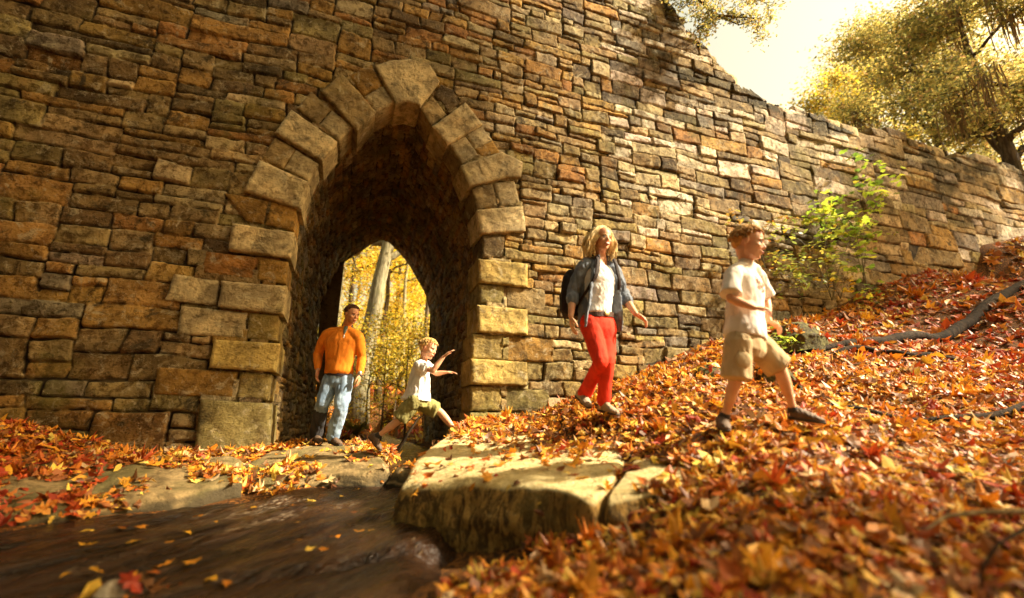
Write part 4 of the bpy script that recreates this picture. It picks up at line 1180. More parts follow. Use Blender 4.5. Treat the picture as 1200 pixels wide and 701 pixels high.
FALL = [(.70, .26, .022, 6), (.80, .39, .035, 5.5), (.84, .55, .09, 2.8), (.50, .13, .02, 3), (.34, .13, .035, 3.4), (.66, .46, .24, 1.6), (.19, .08, .028, 3.4), (.42, .05, .015, .9), (.84, .62, .14, .7)]
FRED = [(.55, .10, .02, 5), (.62, .19, .025, 4), (.40, .05, .015, 3), (.34, .12, .03, 3), (.72, .34, .05, 1)]
def scatter(n, dmin, dmax, a0, a1, power, smul, rng, red=0.0):
    az = rng.uniform(a0, a1, n); u = rng.uniform(0, 1, n)
    d = (dmin ** power + u * (dmax ** power - dmin ** power)) ** (1 / power)
    x = CAM[0] + d * np.sin(az); y = CAM[1] + d * np.cos(az)
    pos, sz, own, nrm = [], [], [], []
    for i in range(n):
        xx, yy = float(x[i]), float(y[i])
        if -.15 < yy < 6.0 and not (-.75 < xx < 1.9): continue
        hit, no, idx, _ = BV.ray_cast(Vector((xx, yy, 30)), Vector((0, 0, -1)))
        if hit is None: continue
        ow = OWN[idx]
        if no.z < .12: continue
        if ow == 0:
            q, lv = stream(np.array(xx), np.array(yy))
            if hit.z < float(lv) + .015: continue
        elif ow == 1:      # large boulder: pale and bare in front and on its stream side
            bare = .9 * (xx - .75) + .42 * (yy + 3.0) + .35 * float(fbm(xx * 2.4, yy * 2.4, 1, 3))
            if rng.random() > .04 + .96 * float(sstep(.45, .95, bare)) + .12 * (float(fbm(xx * 3, yy * 3, 8, 2)) > .45): continue
        elif ow == 2:
            if rng.random() > .75 * float(sstep(.30, .55, .5 * float(fbm(xx * 2.6, yy * 2.6, 4, 3)) + .08)) + .01: continue
        elif ow == 3 or ow == 4:
            lim = .55 if ow == 3 else .70
            if ow == 3 or ow == 4:
                f_ = float(fbm(xx * 2.0, yy * 2.0, 6, 3)) + (.62 if xx < -1.3 else .14)
                if rng.random() > .95 * float(sstep(-.05, .30, f_)) + .03: continue
        elif rng.random() > .35: continue
        if ow == 4 and False: continue
        pos.append((xx, yy, hit.z)); own.append(ow); nrm.append(no[:]); sz.append(smul * (.45 + 1.05 * rng.random() ** 1.6) * (.069 + .004 * d[i]))
    return np.array(pos), np.array(sz), np.array(own), np.array(nrm)

def on_normal(Rm, nrm):
    out_ = np.empty_like(Rm)
    z = nrm / np.linalg.norm(nrm, axis=1)[:, None]
    x = np.cross(np.array([0, 1.0, 0])[None], z); x /= np.linalg.norm(x, axis=1)[:, None]
    y = np.cross(z, x)
    B = np.stack([x, y, z], -1)
    return B @ Rm

rg = np.random.default_rng(404)
sets = [scatter(22000, .75, 3.2, R(-40), R(88), 2.0, 1.0, rg), scatter(36000, 3.2, 7.5, R(-42), R(85), 2.0, 1.0, rg), scatter(32000, 7.5, 27, R(32), R(83), 1.5, 1.5, rg), scatter(9000, 11, 34, R(-14), R(22), 1.2, 1.9, rg)]
allp = np.concatenate([s[0] for s in sets]); alls = np.concatenate([s[1] for s in sets]); nr_ = np.concatenate([s[3] for s in sets])
n = len(allp)
alls *= np.where(rg.random(n) < .28, .62, 1.0)
cols = palette(n, FALL, rg); colr = palette(n, FRED, rg)
redm = (noise3(allp[:, 0] * .45, allp[:, 1] * .45, 3) + .9 * (allp[:, 0] < -1.6) + .55 * sstep(3.5, 6.5, allp[:, 0]) + .5 * (allp[:, 1] > 6) + rg.normal(0, .35, n)) > .85
cols[redm] = colr[redm]
Rm = on_normal(rand_rot(n, .37, rg), nr_)
lift = np.abs(rg.normal(0, .016, n)) + .004
pos = allp + nr_ * (lift * np.where(alls > .1, 1.2, 1))[:, None]
V, Fq, Cc = leaf_mesh(pos, alls, Rm, cols, rg, (0, 1, 2), .5)
fo = link('fallen_leaves', np_mesh('fallen_leaves', V, Fq, M_FALLEN, False, {'scol': Cc})); fo['kind'] = 'stuff'
fo['label'] = 'orange, red and brown autumn leaves covering the slope and banks'; fo['category'] = 'leaves'
# leaves stuck on the wet rock of the stream
ns = 46; px_ = rg.uniform(20, 440, ns); py_ = rg.uniform(560, 690, ns); ps = []
for a, b_ in zip(px_, py_):
    v = ray(a, b_)
    for t in np.linspace(1.2, 9, 260):
        p = CAM + v * t; q, lv = stream(np.array(p[0]), np.array(p[1]))
        if p[2] < lv: 
            if q < .95: ps.append((p[0], p[1], float(lv) + .014))
            break
ps = np.array(ps); k = len(ps)
V, Fq, Cc = leaf_mesh(ps, .065 * rg.uniform(.6, 1.2, k), rand_rot(k, .12, rg), palette(k, FALL[:4], rg), rg, (0, 1, 2), .15)
fo2 = link('floating_leaves', np_mesh('floating_leaves', V, Fq, M_FALLEN, False, {'scol': Cc})); fo2['kind'] = 'stuff'; fo2['label'] = 'scattered orange leaves stuck on the dark wet stream bed'; fo2['category'] = 'leaves'

# small twigs and acorn-sized litter mixed in with the leaves
tw = Soup(); sel = rg.integers(0, len(allp), 900)
for i in sel:
    if alls[i] <= 0: continue
    p = allp[i] + nr_[i] * .018; a = rg.uniform(0, 6.28); L_ = rg.uniform(.05, .24); dv = np.array([math.cos(a), math.sin(a), 0]); dv = dv - nr_[i] * (dv @ nr_[i]) + nr_[i] * rg.normal(0, .12)
    q = [p - dv * L_ / 2, p + rg.normal(0, .012, 3), p + dv * L_ / 2 + rg.normal(0, .01, 3)]
    r0 = rg.uniform(.0015, .004); V, Fq = tube_np(q, [r0, r0 * .8, r0 * .4], 4); tw.add(V, Fq)
two = tw.build('twig_litter', M_TWIG); two['kind'] = 'stuff'; two['label'] = 'small twigs scattered among the fallen leaves'; two['category'] = 'twigs'
# ================================================================ people
class Blob:
    """overlapping closed pieces fused into one continuous skin"""
    def __init__(s): s.V = []; s.F = []; s.n = 0
    def _add(s, V, Fc):
        s.V += [tuple(v) for v in V]; s.F += [tuple(i + s.n for i in dict.fromkeys(f)) for f in np.asarray(Fc).tolist()]; s.n += len(V)
    def T(s, pts, rad, n=14, k=14, open_end=False):
        pts = np.array(pts, float); rad = np.array(rad, float); m = len(pts)
        t = np.linspace(0, 1, m); tt = np.linspace(0, 1, k)
        q = np.stack([np.interp(tt, t, pts[:, j]) for j in range(3)], 1)
        r_ = np.interp(tt, np.linspace(0, 1, len(rad)), rad)
        if m > 2:
            for _ in range(2): q[1:-1] = .25 * q[:-2] + .5 * q[1:-1] + .25 * q[2:]
        V, Fc = tube_np(q, r_, n); s._add(V, Fc)
        for c, r0 in (((q[0], r_[0]),) if open_end else ((q[0], r_[0]), (q[-1], r_[-1]))): s.E(c, (r0 * .97,) * 3)
        return s
    def E(s, c, r, ax=None, n=12):
        c = np.array(c, float); ax = np.eye(3) if ax is None else np.array(ax)
        th = np.linspace(0, 2 * np.pi, n, endpoint=False); ph = np.linspace(0, np.pi, n // 2 + 2)[1:-1]
        V = [(0, 0, 1)]
        for p in ph:
            for t in th: V.append((math.sin(p) * math.cos(t), math.sin(p) * math.sin(t), math.cos(p)))
        V.append((0, 0, -1)); V = np.array(V) * np.array(r)
        V = V @ ax + c
        Fc = []; m = len(ph)
        for k in range(n): Fc.append((0, 1 + k, 1 + (k + 1) % n, 0))
        for i in range(m - 1):
            for k in range(n): Fc.append((1 + i * n + k, 1 + (i + 1) * n + k, 1 + (i + 1) * n + (k + 1) % n, 1 + i * n + (k + 1) % n))
        L = len(V) - 1
        for k in range(n): Fc.append((L, 1 + (m - 1) * n + (k + 1) % n, 1 + (m - 1) * n + k, L))
        s._add(V, Fc); return s
    def S(s, secs, n=22, k=24):
        """loft of ellipses: (centre, width axis vector, half width, half depth)"""
        cs = np.array([a[0] for a in secs], float); wa = np.array([a[1] for a in secs], float)
        hw = np.array([a[2] for a in secs]); hd = np.array([a[3] for a in secs]); m = len(secs)
        t = np.linspace(0, 1, m); tt = np.linspace(0, 1, k)
        I = lambda a: np.interp(tt, t, a)
        C = np.stack([I(cs[:, j]) for j in range(3)], 1); A = np.stack([I(wa[:, j]) for j in range(3)], 1); Wd = I(hw); Dp = I(hd)
        for _ in range(2): C[1:-1] = .25 * C[:-2] + .5 * C[1:-1] + .25 * C[2:]
        for _ in range(1):
            Wd[1:-1] = .25 * Wd[:-2] + .5 * Wd[1:-1] + .25 * Wd[2:]; Dp[1:-1] = .25 * Dp[:-2] + .5 * Dp[1:-1] + .25 * Dp[2:]
        Tn = np.gradient(C, axis=0); Tn /= np.linalg.norm(Tn, axis=1)[:, None]
        V = []; th = np.linspace(0, 2 * np.pi, n, endpoint=False)
        for i in range(k):
            a = A[i] - (A[i] @ Tn[i]) * Tn[i]; a /= np.linalg.norm(a); b_ = np.cross(Tn[i], a)
            V.append(C[i] + np.cos(th)[:, None] * a * Wd[i] + np.sin(th)[:, None] * b_ * Dp[i])
        V = np.concatenate(V); Fc = []
        for i in range(k - 1):
            for j in range(n): Fc.append((i * n + j, i * n + (j + 1) % n, (i + 1) * n + (j + 1) % n, (i + 1) * n + j))
        c0 = len(V); V = np.concatenate([V, C[:1], C[-1:]])
        for j in range(n): Fc.append((c0, (j + 1) % n, j, c0)); Fc.append((c0 + 1, (k - 1) * n + j, (k - 1) * n + (j + 1) % n, c0 + 1))
        s._add(V, Fc); return s
    def build(s, name, mat, parent, voxel=.007, sm=4, folds=0.0, fscale=14, cut=None, seed=0):
        me = bpy.data.meshes.new(name); me.from_pydata(s.V, [], s.F); me.update()
        ob = bpy.data.objects.new('tmp', me); COL.objects.link(ob)
        m = ob.modifiers.new('r', 'REMESH'); m.mode = 'VOXEL'; m.voxel_size = voxel; m.use_smooth_shade = True
        if sm: q = ob.modifiers.new('s', 'SMOOTH'); q.iterations = sm; q.factor = .5
        dg = bpy.context.evaluated_depsgraph_get()
        out_ = bpy.data.meshes.new_from_object(ob.evaluated_get(dg)); out_.name = name
        bpy.data.objects.remove(ob); bpy.data.meshes.remove(me)
        n = len(out_.vertices); co = np.empty(n * 3, np.float32); out_.vertices.foreach_get('co', co); co = co.reshape(-1, 3).astype(float)
        if folds:
            no = np.empty(n * 3, np.float32); out_.vertices.foreach_get('normal', no); no = no.reshape(-1, 3)
            d = folds * (np.abs(fbm(co[:, 0] * fscale + seed, co[:, 1] * fscale, co[:, 2] * fscale * .6, 3)) * 1.6 - .6)
            co = co + no * d[:, None]
        if cut is not None:
            p0, nn = cut; dd = (co - np.array(p0)) @ np.array(nn); co = co - np.minimum(dd, 0)[:, None] * np.array(nn)
        out_.vertices.foreach_set('co', co.astype(np.float32).ravel())
        out_.polygons.foreach_set('use_smooth', np.ones(len(out_.polygons), bool))
        out_.materials.clear(); out_.materials.append(mat); out_.update()
        return link(name, out_, parent)

UPV = np.array([0, 0, 1.0])
def unit(v): v = np.array(v, float); return v / np.linalg.norm(v)
def frame(f, u):
    f = unit(f); s_ = unit(np.cross(f, u)); u = np.cross(s_, f)      # s_ = the figure's right
    return np.array([s_, f, u])

def hand(B, wr, d, pn, size, curl, thumb_side):
    """palm, four bent fingers of different length, thumb from the side of the palm"""
    d = unit(d); pn = unit(np.array(pn) - (np.array(pn) @ d) * d); sd = np.cross(d, pn) * thumb_side
    L = size
    B.E(wr + d * L * .25, (L * .28, L * .21, L * .10), np.array([d, sd, pn]))
    B.E(wr + d * L * .40, (L * .16, L * .22, L * .085), np.array([d, sd, pn]))
    for k, (off, ln) in enumerate(((.165, .44), (.058, .50), (-.052, .46), (-.155, .36))):
        p = wr + d * L * .46 + sd * L * off; pts = [wr + d * L * .3 + sd * L * off * .8, p]; dd = d + sd * off * .5
        for j in range(3):
            a = curl * (.5 + .35 * j); dd2 = unit(dd * math.cos(a) + pn * math.sin(a))
            p = p + dd2 * L * ln * (.42, .32, .26)[j]; pts.append(p); dd = dd2
        B.T(pts, [L * .05, L * .05, L * .046, L * .042, L * .034], 8, 9)
    p = wr + d * L * .16 + sd * L * .16
    B.T([p, p + sd * L * .13 + d * L * .12 + pn * L * .05, p + sd * L * .20 + d * L * .30 + pn * L * .10, p + sd * L * .19 + d * L * .42 + pn * L * .14], [L * .075, L * .062, L * .052, L * .04], 8, 9)

def person(name_label, base, J, sz, f_torso, f_head, u_head, skin, hairc, kid=False, group=None, smile=False, hands=None, headh=.22, hips_f=None):
    root = thing('person', name_label, 'person', base, group)
    B = Blob(); h = headh / 2; k_ = sz
    Fh = frame(f_head, u_head); C = J['head']
    def L(s_, f_, u_): return C + (Fh[0] * s_ + Fh[1] * f_ + Fh[2] * u_) * h
    B.E(L(0, -.12, .26), (.67 * h, .84 * h, .74 * h), Fh, 20)
    B.E(L(0, .18, -.16), (.57 * h, .58 * h, .72 * h), Fh, 16)
    B.E(L(0, .26, -.56), (.42 * h, .46 * h, .40 * h), Fh, 14)
    B.E(L(0, .56, -.80), (.18 * h, .17 * h, .15 * h), Fh)
    B.E(L(0, .58, .14), (.44 * h, .17 * h, .10 * h), Fh)
    for s_ in (-1, 1):
        B.E(L(.33 * s_, .46, -.22), (.20 * h, .24 * h, .20 * h), Fh)
        B.E(L(.68 * s_, -.08, -.06), (.07 * h, .17 * h, .27 * h), Fh)
        B.E(L(.08 * s_, .74, -.27), (.07 * h, .09 * h, .06 * h), Fh)
    B.T([L(0, .70, .10), L(0, .76, -.08), L(0, .85, -.22)], [.055 * h, .07 * h, .09 * h], 8, 6)
    B.E(L(0, .72, -.47), (.22 * h, .09 * h, .06 * h), Fh); B.E(L(0, .70, -.58), (.18 * h, .10 * h, .065 * h), Fh)
    ft = unit(f_torso); sr = unit(np.cross(ft, UPV))            # torso right
    nk = J['neck']
    B.T([L(0, -.22, -.30), nk + UPV * .015, nk - UPV * .03 * k_], [.47 * h if kid else .5 * h, .052 * k_, .056 * k_], 14, 10)
    sh = {s_: J['sh' + s_] for s_ in 'RL'}; hp = {s_: J['hip' + s_] for s_ in 'RL'}
    wsh = sh['R'] - sh['L']; whp = hp['R'] - hp['L']; W_ = np.linalg.norm(wsh) / 2; cs = (sh['R'] + sh['L']) / 2; chp = (hp['R'] + hp['L']) / 2
    wi = lambda t: unit(unit(whp) * (1 - t) + unit(wsh) * t)
    ax = lambda t: chp * (1 - t) + cs * t
    B.S([(chp - UPV * .04 * k_, wi(0), .12 * k_, .09 * k_), (ax(.05), wi(0), .15 * k_, .105 * k_), (ax(.35), wi(.3), .125 * k_, .088 * k_), (ax(.65), wi(.7), W_ * .86, .102 * k_), (ax(.88), wi(1), W_ * .98, .095 * k_), (ax(1.03), wi(1), W_ * .72, .06 * k_), (nk - UPV * .01, wi(1), .05 * k_, .045 * k_)])
    for s_ in 'RL':
        el, wr = J['el' + s_], J['wr' + s_]
        B.T([nk - UPV * .05 * k_, sh[s_] - UPV * .005], [.045 * k_, .045 * k_], 12, 8)
        B.T([sh[s_], sh[s_] * .6 + el * .4, el], [.050 * k_, .049 * k_, .037 * k_], 12, 12)
        B.T([el, el * .7 + wr * .3, wr], [.037 * k_, .040 * k_, .025 * k_], 12, 12)
        hd_, pn, cu = hands[s_]
        hand(B, wr, hd_, pn, .185 * k_, cu, 1 if s_ == 'R' else -1)
        kn, an = J['kn' + s_], J['an' + s_]
        B.T([hp[s_], hp[s_] * .5 + kn * .5, kn], [.085 * k_, .074 * k_, .052 * k_], 14, 14)
        B.T([kn, kn * .68 + an * .32, an * .8 + kn * .2, an], [.052 * k_, .054 * k_, .034 * k_, .034 * k_], 12, 14)
        he, to = J['he' + s_], J['to' + s_]
        B.T([an, he + UPV * 0.02], [.034 * k_, .03 * k_], 10, 6); B.T([he + UPV * .02, to], [.03 * k_, .025 * k_], 10, 8)
    B.build('body', skin, root, .0055, 3)
    # face
    for s_ in (-1, 1):
        e = Blob().E(L(.25 * s_, .625, -.01), (.10 * h, .085 * h, .07 * h), Fh, 12); eo_ = e.build('eye', M_EYEW, root, .003, 1)
        Blob().E(L(.25 * s_, .695, -.01), (.072 * h, .035 * h, .060 * h), Fh, 10).build('iris', M_IRIS, eo_, .002, 0)
        Blob().T([L(.13 * s_, .70, .045), L(.26 * s_, .725, .075), L(.38 * s_, .61, .03)], [.016 * h, .022 * h, .014 * h], 6, 6).build('eyelash', M_LASHSHADE, eo_, .002, 0)  # dark lid line: lashes with eye-socket shade put into the colour
        Blob().T([L(.12 * s_, .745, .155), L(.26 * s_, .72, .19), L(.40 * s_, .60, .15)], [.032 * h, .042 * h, .022 * h], 6, 6).build('eyebrow', hairc, root, .003, 1)
    if smile:
        Blob().E(L(0, .795, -.52), (.22 * h, .055 * h, .12 * h), Fh, 12).build('lips', M_LIPS, root, .003, 1)
        Blob().E(L(0, .83, -.51), (.17 * h, .04 * h, .065 * h), Fh, 12).build('teeth', M_TEETH, root, .003, 1)
    else:
        Blob().E(L(0, .79, -.525), (.17 * h, .05 * h, .055 * h), Fh, 12).build('lips', M_LIPS, root, .003, 1)
    return root, L, Fh, h, dict(ft=ft, sr=sr, chp=chp, cs=cs, wi=wi, ax=ax, W=W_, nk=nk, sh=sh, hp=hp)

def short_hair(root, L, Fh, h, mat, seed, fringe=.55, n=620, ln=1.0):
    rg = np.random.default_rng(seed); sp = Soup()
    cc = np.array([0, -.14, .30])
    B = Blob().E(L(0, -.24, .36), (.71 * h, .82 * h, .70 * h), Fh, 20)
    B.E(L(0, -.50, .02), (.62 * h, .46 * h, .46 * h), Fh, 14)
    B.build('hair', mat, root, .006, 3, .003, 40)
    for k in range(n):
        a = rg.uniform(-math.pi, math.pi); e = math.asin(rg.uniform(-.15, 1))
        fr = math.cos(a)
        if fr > .35 and e < fringe: continue
        d = np.array([math.sin(a) * math.cos(e), fr * math.cos(e), math.sin(e)])
        r0 = cc + d * np.array([.68, .80, .74])
        g_ = unit(d * .35 + np.array([d[0] * .5 + rg.normal(0, .10), (.42 if e > .4 else -.15) + rg.normal(0, .10), -.7]))
        l_ = rg.uniform(.18, .34) * ln
        p = [r0 * .98, r0 + d * .05 + g_ * l_ * .5, r0 + g_ * l_ + d * .02]
        V, Fq = tube_np([L(*q) for q in p], [.045 * h, .05 * h, .008 * h], 4); sp.add(V, Fq)
    sp.build('hair_locks', mat, root)

def shoe(root, he, to, mat, msole, k_, roll=None, name='boot', high=True, an=None):
    d = unit(to - he); s_ = unit(np.cross(d, UPV)); u_ = np.cross(s_, d)
    Ln = np.linalg.norm(to - he)
    B = Blob()
    B.S([(he - d * .025 * k_ + u_ * .035 * k_, s_, .030 * k_, .036 * k_), (he + u_ * .040 * k_, s_, .038 * k_, .044 * k_), (he + d * Ln * .35 + u_ * .040 * k_, s_, .038 * k_, .044 * k_), (he + d * Ln * .65 + u_ * .030 * k_, s_, .046 * k_, .034 * k_), (he + d * Ln * .9 + u_ * .022 * k_, s_, .042 * k_, .026 * k_), (to + d * .025 * k_ + u_ * .016 * k_, s_, .022 * k_, .016 * k_)], 18, 20)
    if an is not None: B.T([he + d * .03 * k_ + u_ * .05 * k_, he + d * .025 * k_ + (an - he) * 1.0], [.042 * k_, .044 * k_], 14, 8)
    o = B.build(name, mat, root, .006, 3, .003, 40)
    S_ = Blob(); S_.S([(he - d * .035 * k_ + u_ * .004, s_, .030 * k_, .012 * k_), (he + u_ * .004, s_, .042 * k_, .013 * k_), (he + d * Ln * .4 + u_ * .004, s_, .040 * k_, .013 * k_), (he + d * Ln * .7 + u_ * .004, s_, .050 * k_, .013 * k_), (to + d * .03 * k_ + u_ * .004, s_, .026 * k_, .011 * k_)], 18, 16)
    S_.build('sole', msole, o, .005, 1)

FEET = []
M_EYEW = mat_plain('eye_white', (.75, .72, .68), .3); M_IRIS = mat_plain('iris', (.06, .045, .03), .3); M_LASHSHADE = mat_plain('eyelash', (.05, .03, .02), .6); M_LIPS = mat_plain('lips', (.50, .15, .11), .45); M_TEETH = mat_plain('teeth', (.82, .80, .74), .35)
M_SKIN = mat_skin('skin', (.68, .37, .21)); M_SKIN2 = mat_skin('skin_tanned', (.58, .29, .15)); M_SKINK = mat_skin('skin_light', (.74, .42, .25))
M_BLOND = mat_cloth('blond_hair', (.90, .68, .32), .62, 30, 300, .5); M_SANDY = mat_cloth('sandy_hair', (.62, .34, .10), .55, 30, 300, .55); M_STRAW = mat_cloth('straw_hair', (.72, .46, .16), .55, 30, 300, .55); M_BROWNH = mat_cloth('brown_hair', (.12, .05, .02), .5, 30, 300, .5)
M_RED = mat_cloth('red_cotton', (.82, .050, .020), .72, 10, 260, .8); M_WHITE = mat_cloth('white_cotton', (.82, .80, .76), .84, 9); M_DENIM = mat_cloth('faded_denim_shirt', (.20, .23, .28), .62, 12, 240)
M_ORANGE = mat_cloth('orange_fleece', (.86, .26, .025), .74, 9, 160, .95); M_JEANS = mat_cloth('light_blue_jeans', (.30, .41, .54), .55, 10, 220, .85, ((.13, .20, .31), 5, .48, .5)); M_DARKJ = mat_cloth('dark_wet_denim', (.045, .045, .05), .6, 10)
M_KHAKI = mat_cloth('khaki_cotton', (.56, .42, .24), .72, 10); M_OLIVE = mat_cloth('olive_cotton', (.30, .27, .10), .65, 10); M_TEE = mat_cloth('printed_cream_cotton', (.86, .79, .70), .86, 9, 220, .85)
M_TEEP = mat_cloth('tee_print', (.50, .27, .20), .8, 9, 220, .85)
M_BOOT = mat_plain('brown_boot_leather', (.12, .075, .045), .7); M_SOLE = mat_plain('rubber_sole', (.045, .035, .03), .8); M_TRAIL = mat_plain('tan_walking_shoe', (.36, .27, .18), .75); M_TRAILS = mat_plain('dark_sole', (.06, .045, .035), .8)
M_SOCK = mat_plain('dark_sock', (.05, .045, .045), .9); M_PACK = mat_cloth('black_nylon', (.030, .018, .015), .6, 12, 300, .6); M_BELT = mat_plain('brown_leather_belt', (.07, .03, .018), .5); M_METAL = mat_plain('brass_buckle', (.62, .46, .22), .35, .9); M_STEEL = mat_plain('steel_watch', (.6, .58, .55), .3, .9)
M_COLLAR = mat_plain('dark_collar', (.035, .025, .03), .8); M_GREYT = mat_cloth('grey_green_cotton', (.14, .17, .14), .8)

def ring_band(root, secs_c, wa, hw, hd, tilt, thick, wide, mat, name):
    """flat band round an elliptical waist"""
    wa = unit(wa); up = unit(tilt); fd = np.cross(up, wa)
    th = np.linspace(0, 2 * np.pi, 49)[:-1]; V = []
    for o_, z in ((0, -1), (0, 1), (1, 1), (1, -1)):
        V.append(secs_c + np.cos(th)[:, None] * wa * (hw + o_ * thick) + np.sin(th)[:, None] * fd * (hd + o_ * thick) + up * z * wide / 2)
    V = np.concatenate(V); n = len(th); Fc = []
    for a in range(4):
        for k in range(n): Fc.append((a * n + k, a * n + (k + 1) % n, ((a + 1) % 4) * n + (k + 1) % n, ((a + 1) % 4) * n + k))
    return link(name, np_mesh(name, V, np.array(Fc), mat, False), root)

def gz_at(p):
    hit = BV.ray_cast(Vector((float(p[0]), float(p[1]), float(p[2]) + 1.0)), Vector((0, 0, -1)))[0]
    return hit.z if hit is not None else p[2]

# ---------------------------------------------------------------- woman in red trousers
d0 = 3.93
J = dict(head=P(705.5, 280, d0 - .06), neck=P(704.0, 302, d0 + .02), shR=P(684, 311, d0 - .06), shL=P(718, 313, d0 + .10), elR=P(671.5, 343, d0 - .02), wrR=P(669, 371, d0 - .12), elL=P(730, 346, d0 + .12), wrL=P(745, 368, d0 - .04),
         hipR=P(691, 378, d0 - .04), hipL=P(710, 379, d0 + .06), knR=P(704, 424, d0 - .16), anR=P(684, 463, d0 + .10), knL=P(712, 424, d0 - .12), anL=P(707, 473, d0 - .05))
J['heR'] = P(678, 466, d0 + .14); J['toR'] = P(689, 477, d0 + .0); J['heL'] = P(705, 482, d0 - .0); J['toL'] = P(722, 486, d0 - .14)
fT = unit(RT * .50 - FW * .87); fH = unit(RT * .42 - FW * .9 - UPV * .16)
base = J['heL'].copy(); base[2] = gz_at(base)
wr_, L, Fh, h, G_ = person('smiling woman with wavy blond hair in red trousers and open denim shirt on the slope', base, J, .96, fT, fH, UPV + RT * .05, M_SKIN, M_BLOND, smile=True,
    hands=dict(R=(-UPV + RT * .1, -RT * -1 + FW * .2, .35), L=(RT * .75 - UPV * .55 - FW * .2, -UPV * .7 + RT * -.5, .85)), headh=.232)
ax, wi = G_['ax'], G_['wi']
# tee shirt
B = Blob()
B.S([(ax(.15), wi(0), .136, .100), (ax(.30), wi(.3), .128, .100), (ax(.55), wi(.6), .150, .120), (ax(.74), wi(.8), .166, .132), (ax(.92), wi(1), .155, .104), (ax(1.02), wi(1), .10, .06)])
for s_ in (-1, 1): B.E(ax(.70) + fT * .065 + G_['sr'] * .058 * s_, (.056, .05, .058), frame(fT, UPV))
B.build('tee_shirt', M_WHITE, wr_, .006, 3, .006, 16)
# vee of skin at the neck
vn = ax(1.0) + fT * .082
sp = Soup(); 
bk_ = -fT * .045
B = Blob()
B.S([(ax(-.10) + bk_ * 1.1, wi(0), .178, .100), (ax(.15) + bk_ * 1.1, wi(.2), .165, .098), (ax(.40) + bk_, wi(.4), .155, .098), (ax(.70) + bk_ * .8, wi(.8), .172, .115), (ax(.90) + bk_ * .6, wi(1), .172, .100), (ax(1.05) + bk_ * .6, wi(1), .11, .062)])
for s_ in 'RL':
    sh, el, wr = J['sh' + s_], J['el' + s_], J['wr' + s_]
    cu = el * .72 + wr * .28
    B.T([G_['nk'] - UPV * .045 - fT * .02, sh, sh * .5 + el * .5, el, cu], [.058, .066, .062, .055, .050], 14, 20, True)
# two loose front panels hanging open
for s_, sg in (('R', 1), ('L', -1)):
    B.S([(ax(1.0) + G_['sr'] * .09 * sg + fT * .055, fT * .5 + G_['sr'] * sg, .036, .018), (ax(.75) + G_['sr'] * .132 * sg + fT * .080, fT * .6 + G_['sr'] * sg * .8, .046, .016), (ax(.4) + G_['sr'] * .142 * sg + fT * .070, fT * .7 + G_['sr'] * sg * .7, .052, .015), (ax(.05) + G_['sr'] * .165 * sg + fT * .05, fT * .8 + G_['sr'] * sg * .5, .058, .015), (ax(-.12) + G_['sr'] * (.18 if sg < 0 else .165) * sg + fT * .035, fT * .8 + G_['sr'] * sg * .5, .055, .013)], 14, 20)
dn = B.build('denim_shirt', M_DENIM, wr_, .006, 2, .009, 18, seed=4)
for s_ in 'RL':
    el, wr = J['el' + s_], J['wr' + s_]
    a, b_ = el * .80 + wr * .20, el * .66 + wr * .34
    Blob().T([a, b_], [.058, .056], 16, 6).build('rolled_cuff', M_DENIM, dn, .006, 1, .004, 30)
# collar
nkp = G_['nk']
for sg in (1, -1):
    Blob().S([(nkp + G_['sr'] * .035 * sg - fT * .03 + UPV * .012, fT, .02, .010), (nkp + G_['sr'] * .065 * sg + fT * .02 - UPV * .010, fT, .036, .009), (nkp + G_['sr'] * .07 * sg + fT * .06 - UPV * .055, fT, .022, .008)], 12, 12).build('collar', M_DENIM, dn, .005, 1)
# trousers
B = Blob()
B.S([(ax(.10), wi(0), .142, .104), (ax(-.02), wi(0), .165, .122), (ax(-.14), wi(0), .168, .125), (ax(-.24), wi(0), .140, .11)])
for s_ in 'RL':
    hp, kn, an = J['hip' + s_], J['kn' + s_], J['an' + s_]
    B.T([hp, hp * .5 + kn * .5, kn], [.092, .080, .062], 18, 16)
    B.T([kn, kn * .6 + an * .4, an * .93 + kn * .07], [.062, .056, .060], 16, 16)
tr = B.build('red_trousers', M_RED, wr_, .007, 4, .006, 9, seed=2)
bl = ring_band(tr, ax(.115), wi(0), .146, .108, ax(.4) - ax(0), .009, .042, M_BELT, 'belt')
bc_ = ax(.115) + fT * .118
fr_ = frame(fT, UPV)
Blob().E(bc_, (.030, .008, .024), fr_, 14).build('buckle', M_METAL, bl, .004, 1) if False else Blob().E(bc_, (.030, .008, .024), fr_, 14).build('buckle', M_METAL, tr, .004, 1)
FEET += [J['toR'], J['heL'], J['toL']]
for s_ in 'RL': shoe(wr_, J['he' + s_], J['to' + s_], M_TRAIL, M_TRAILS, .92, name='shoe', an=J['an' + s_])
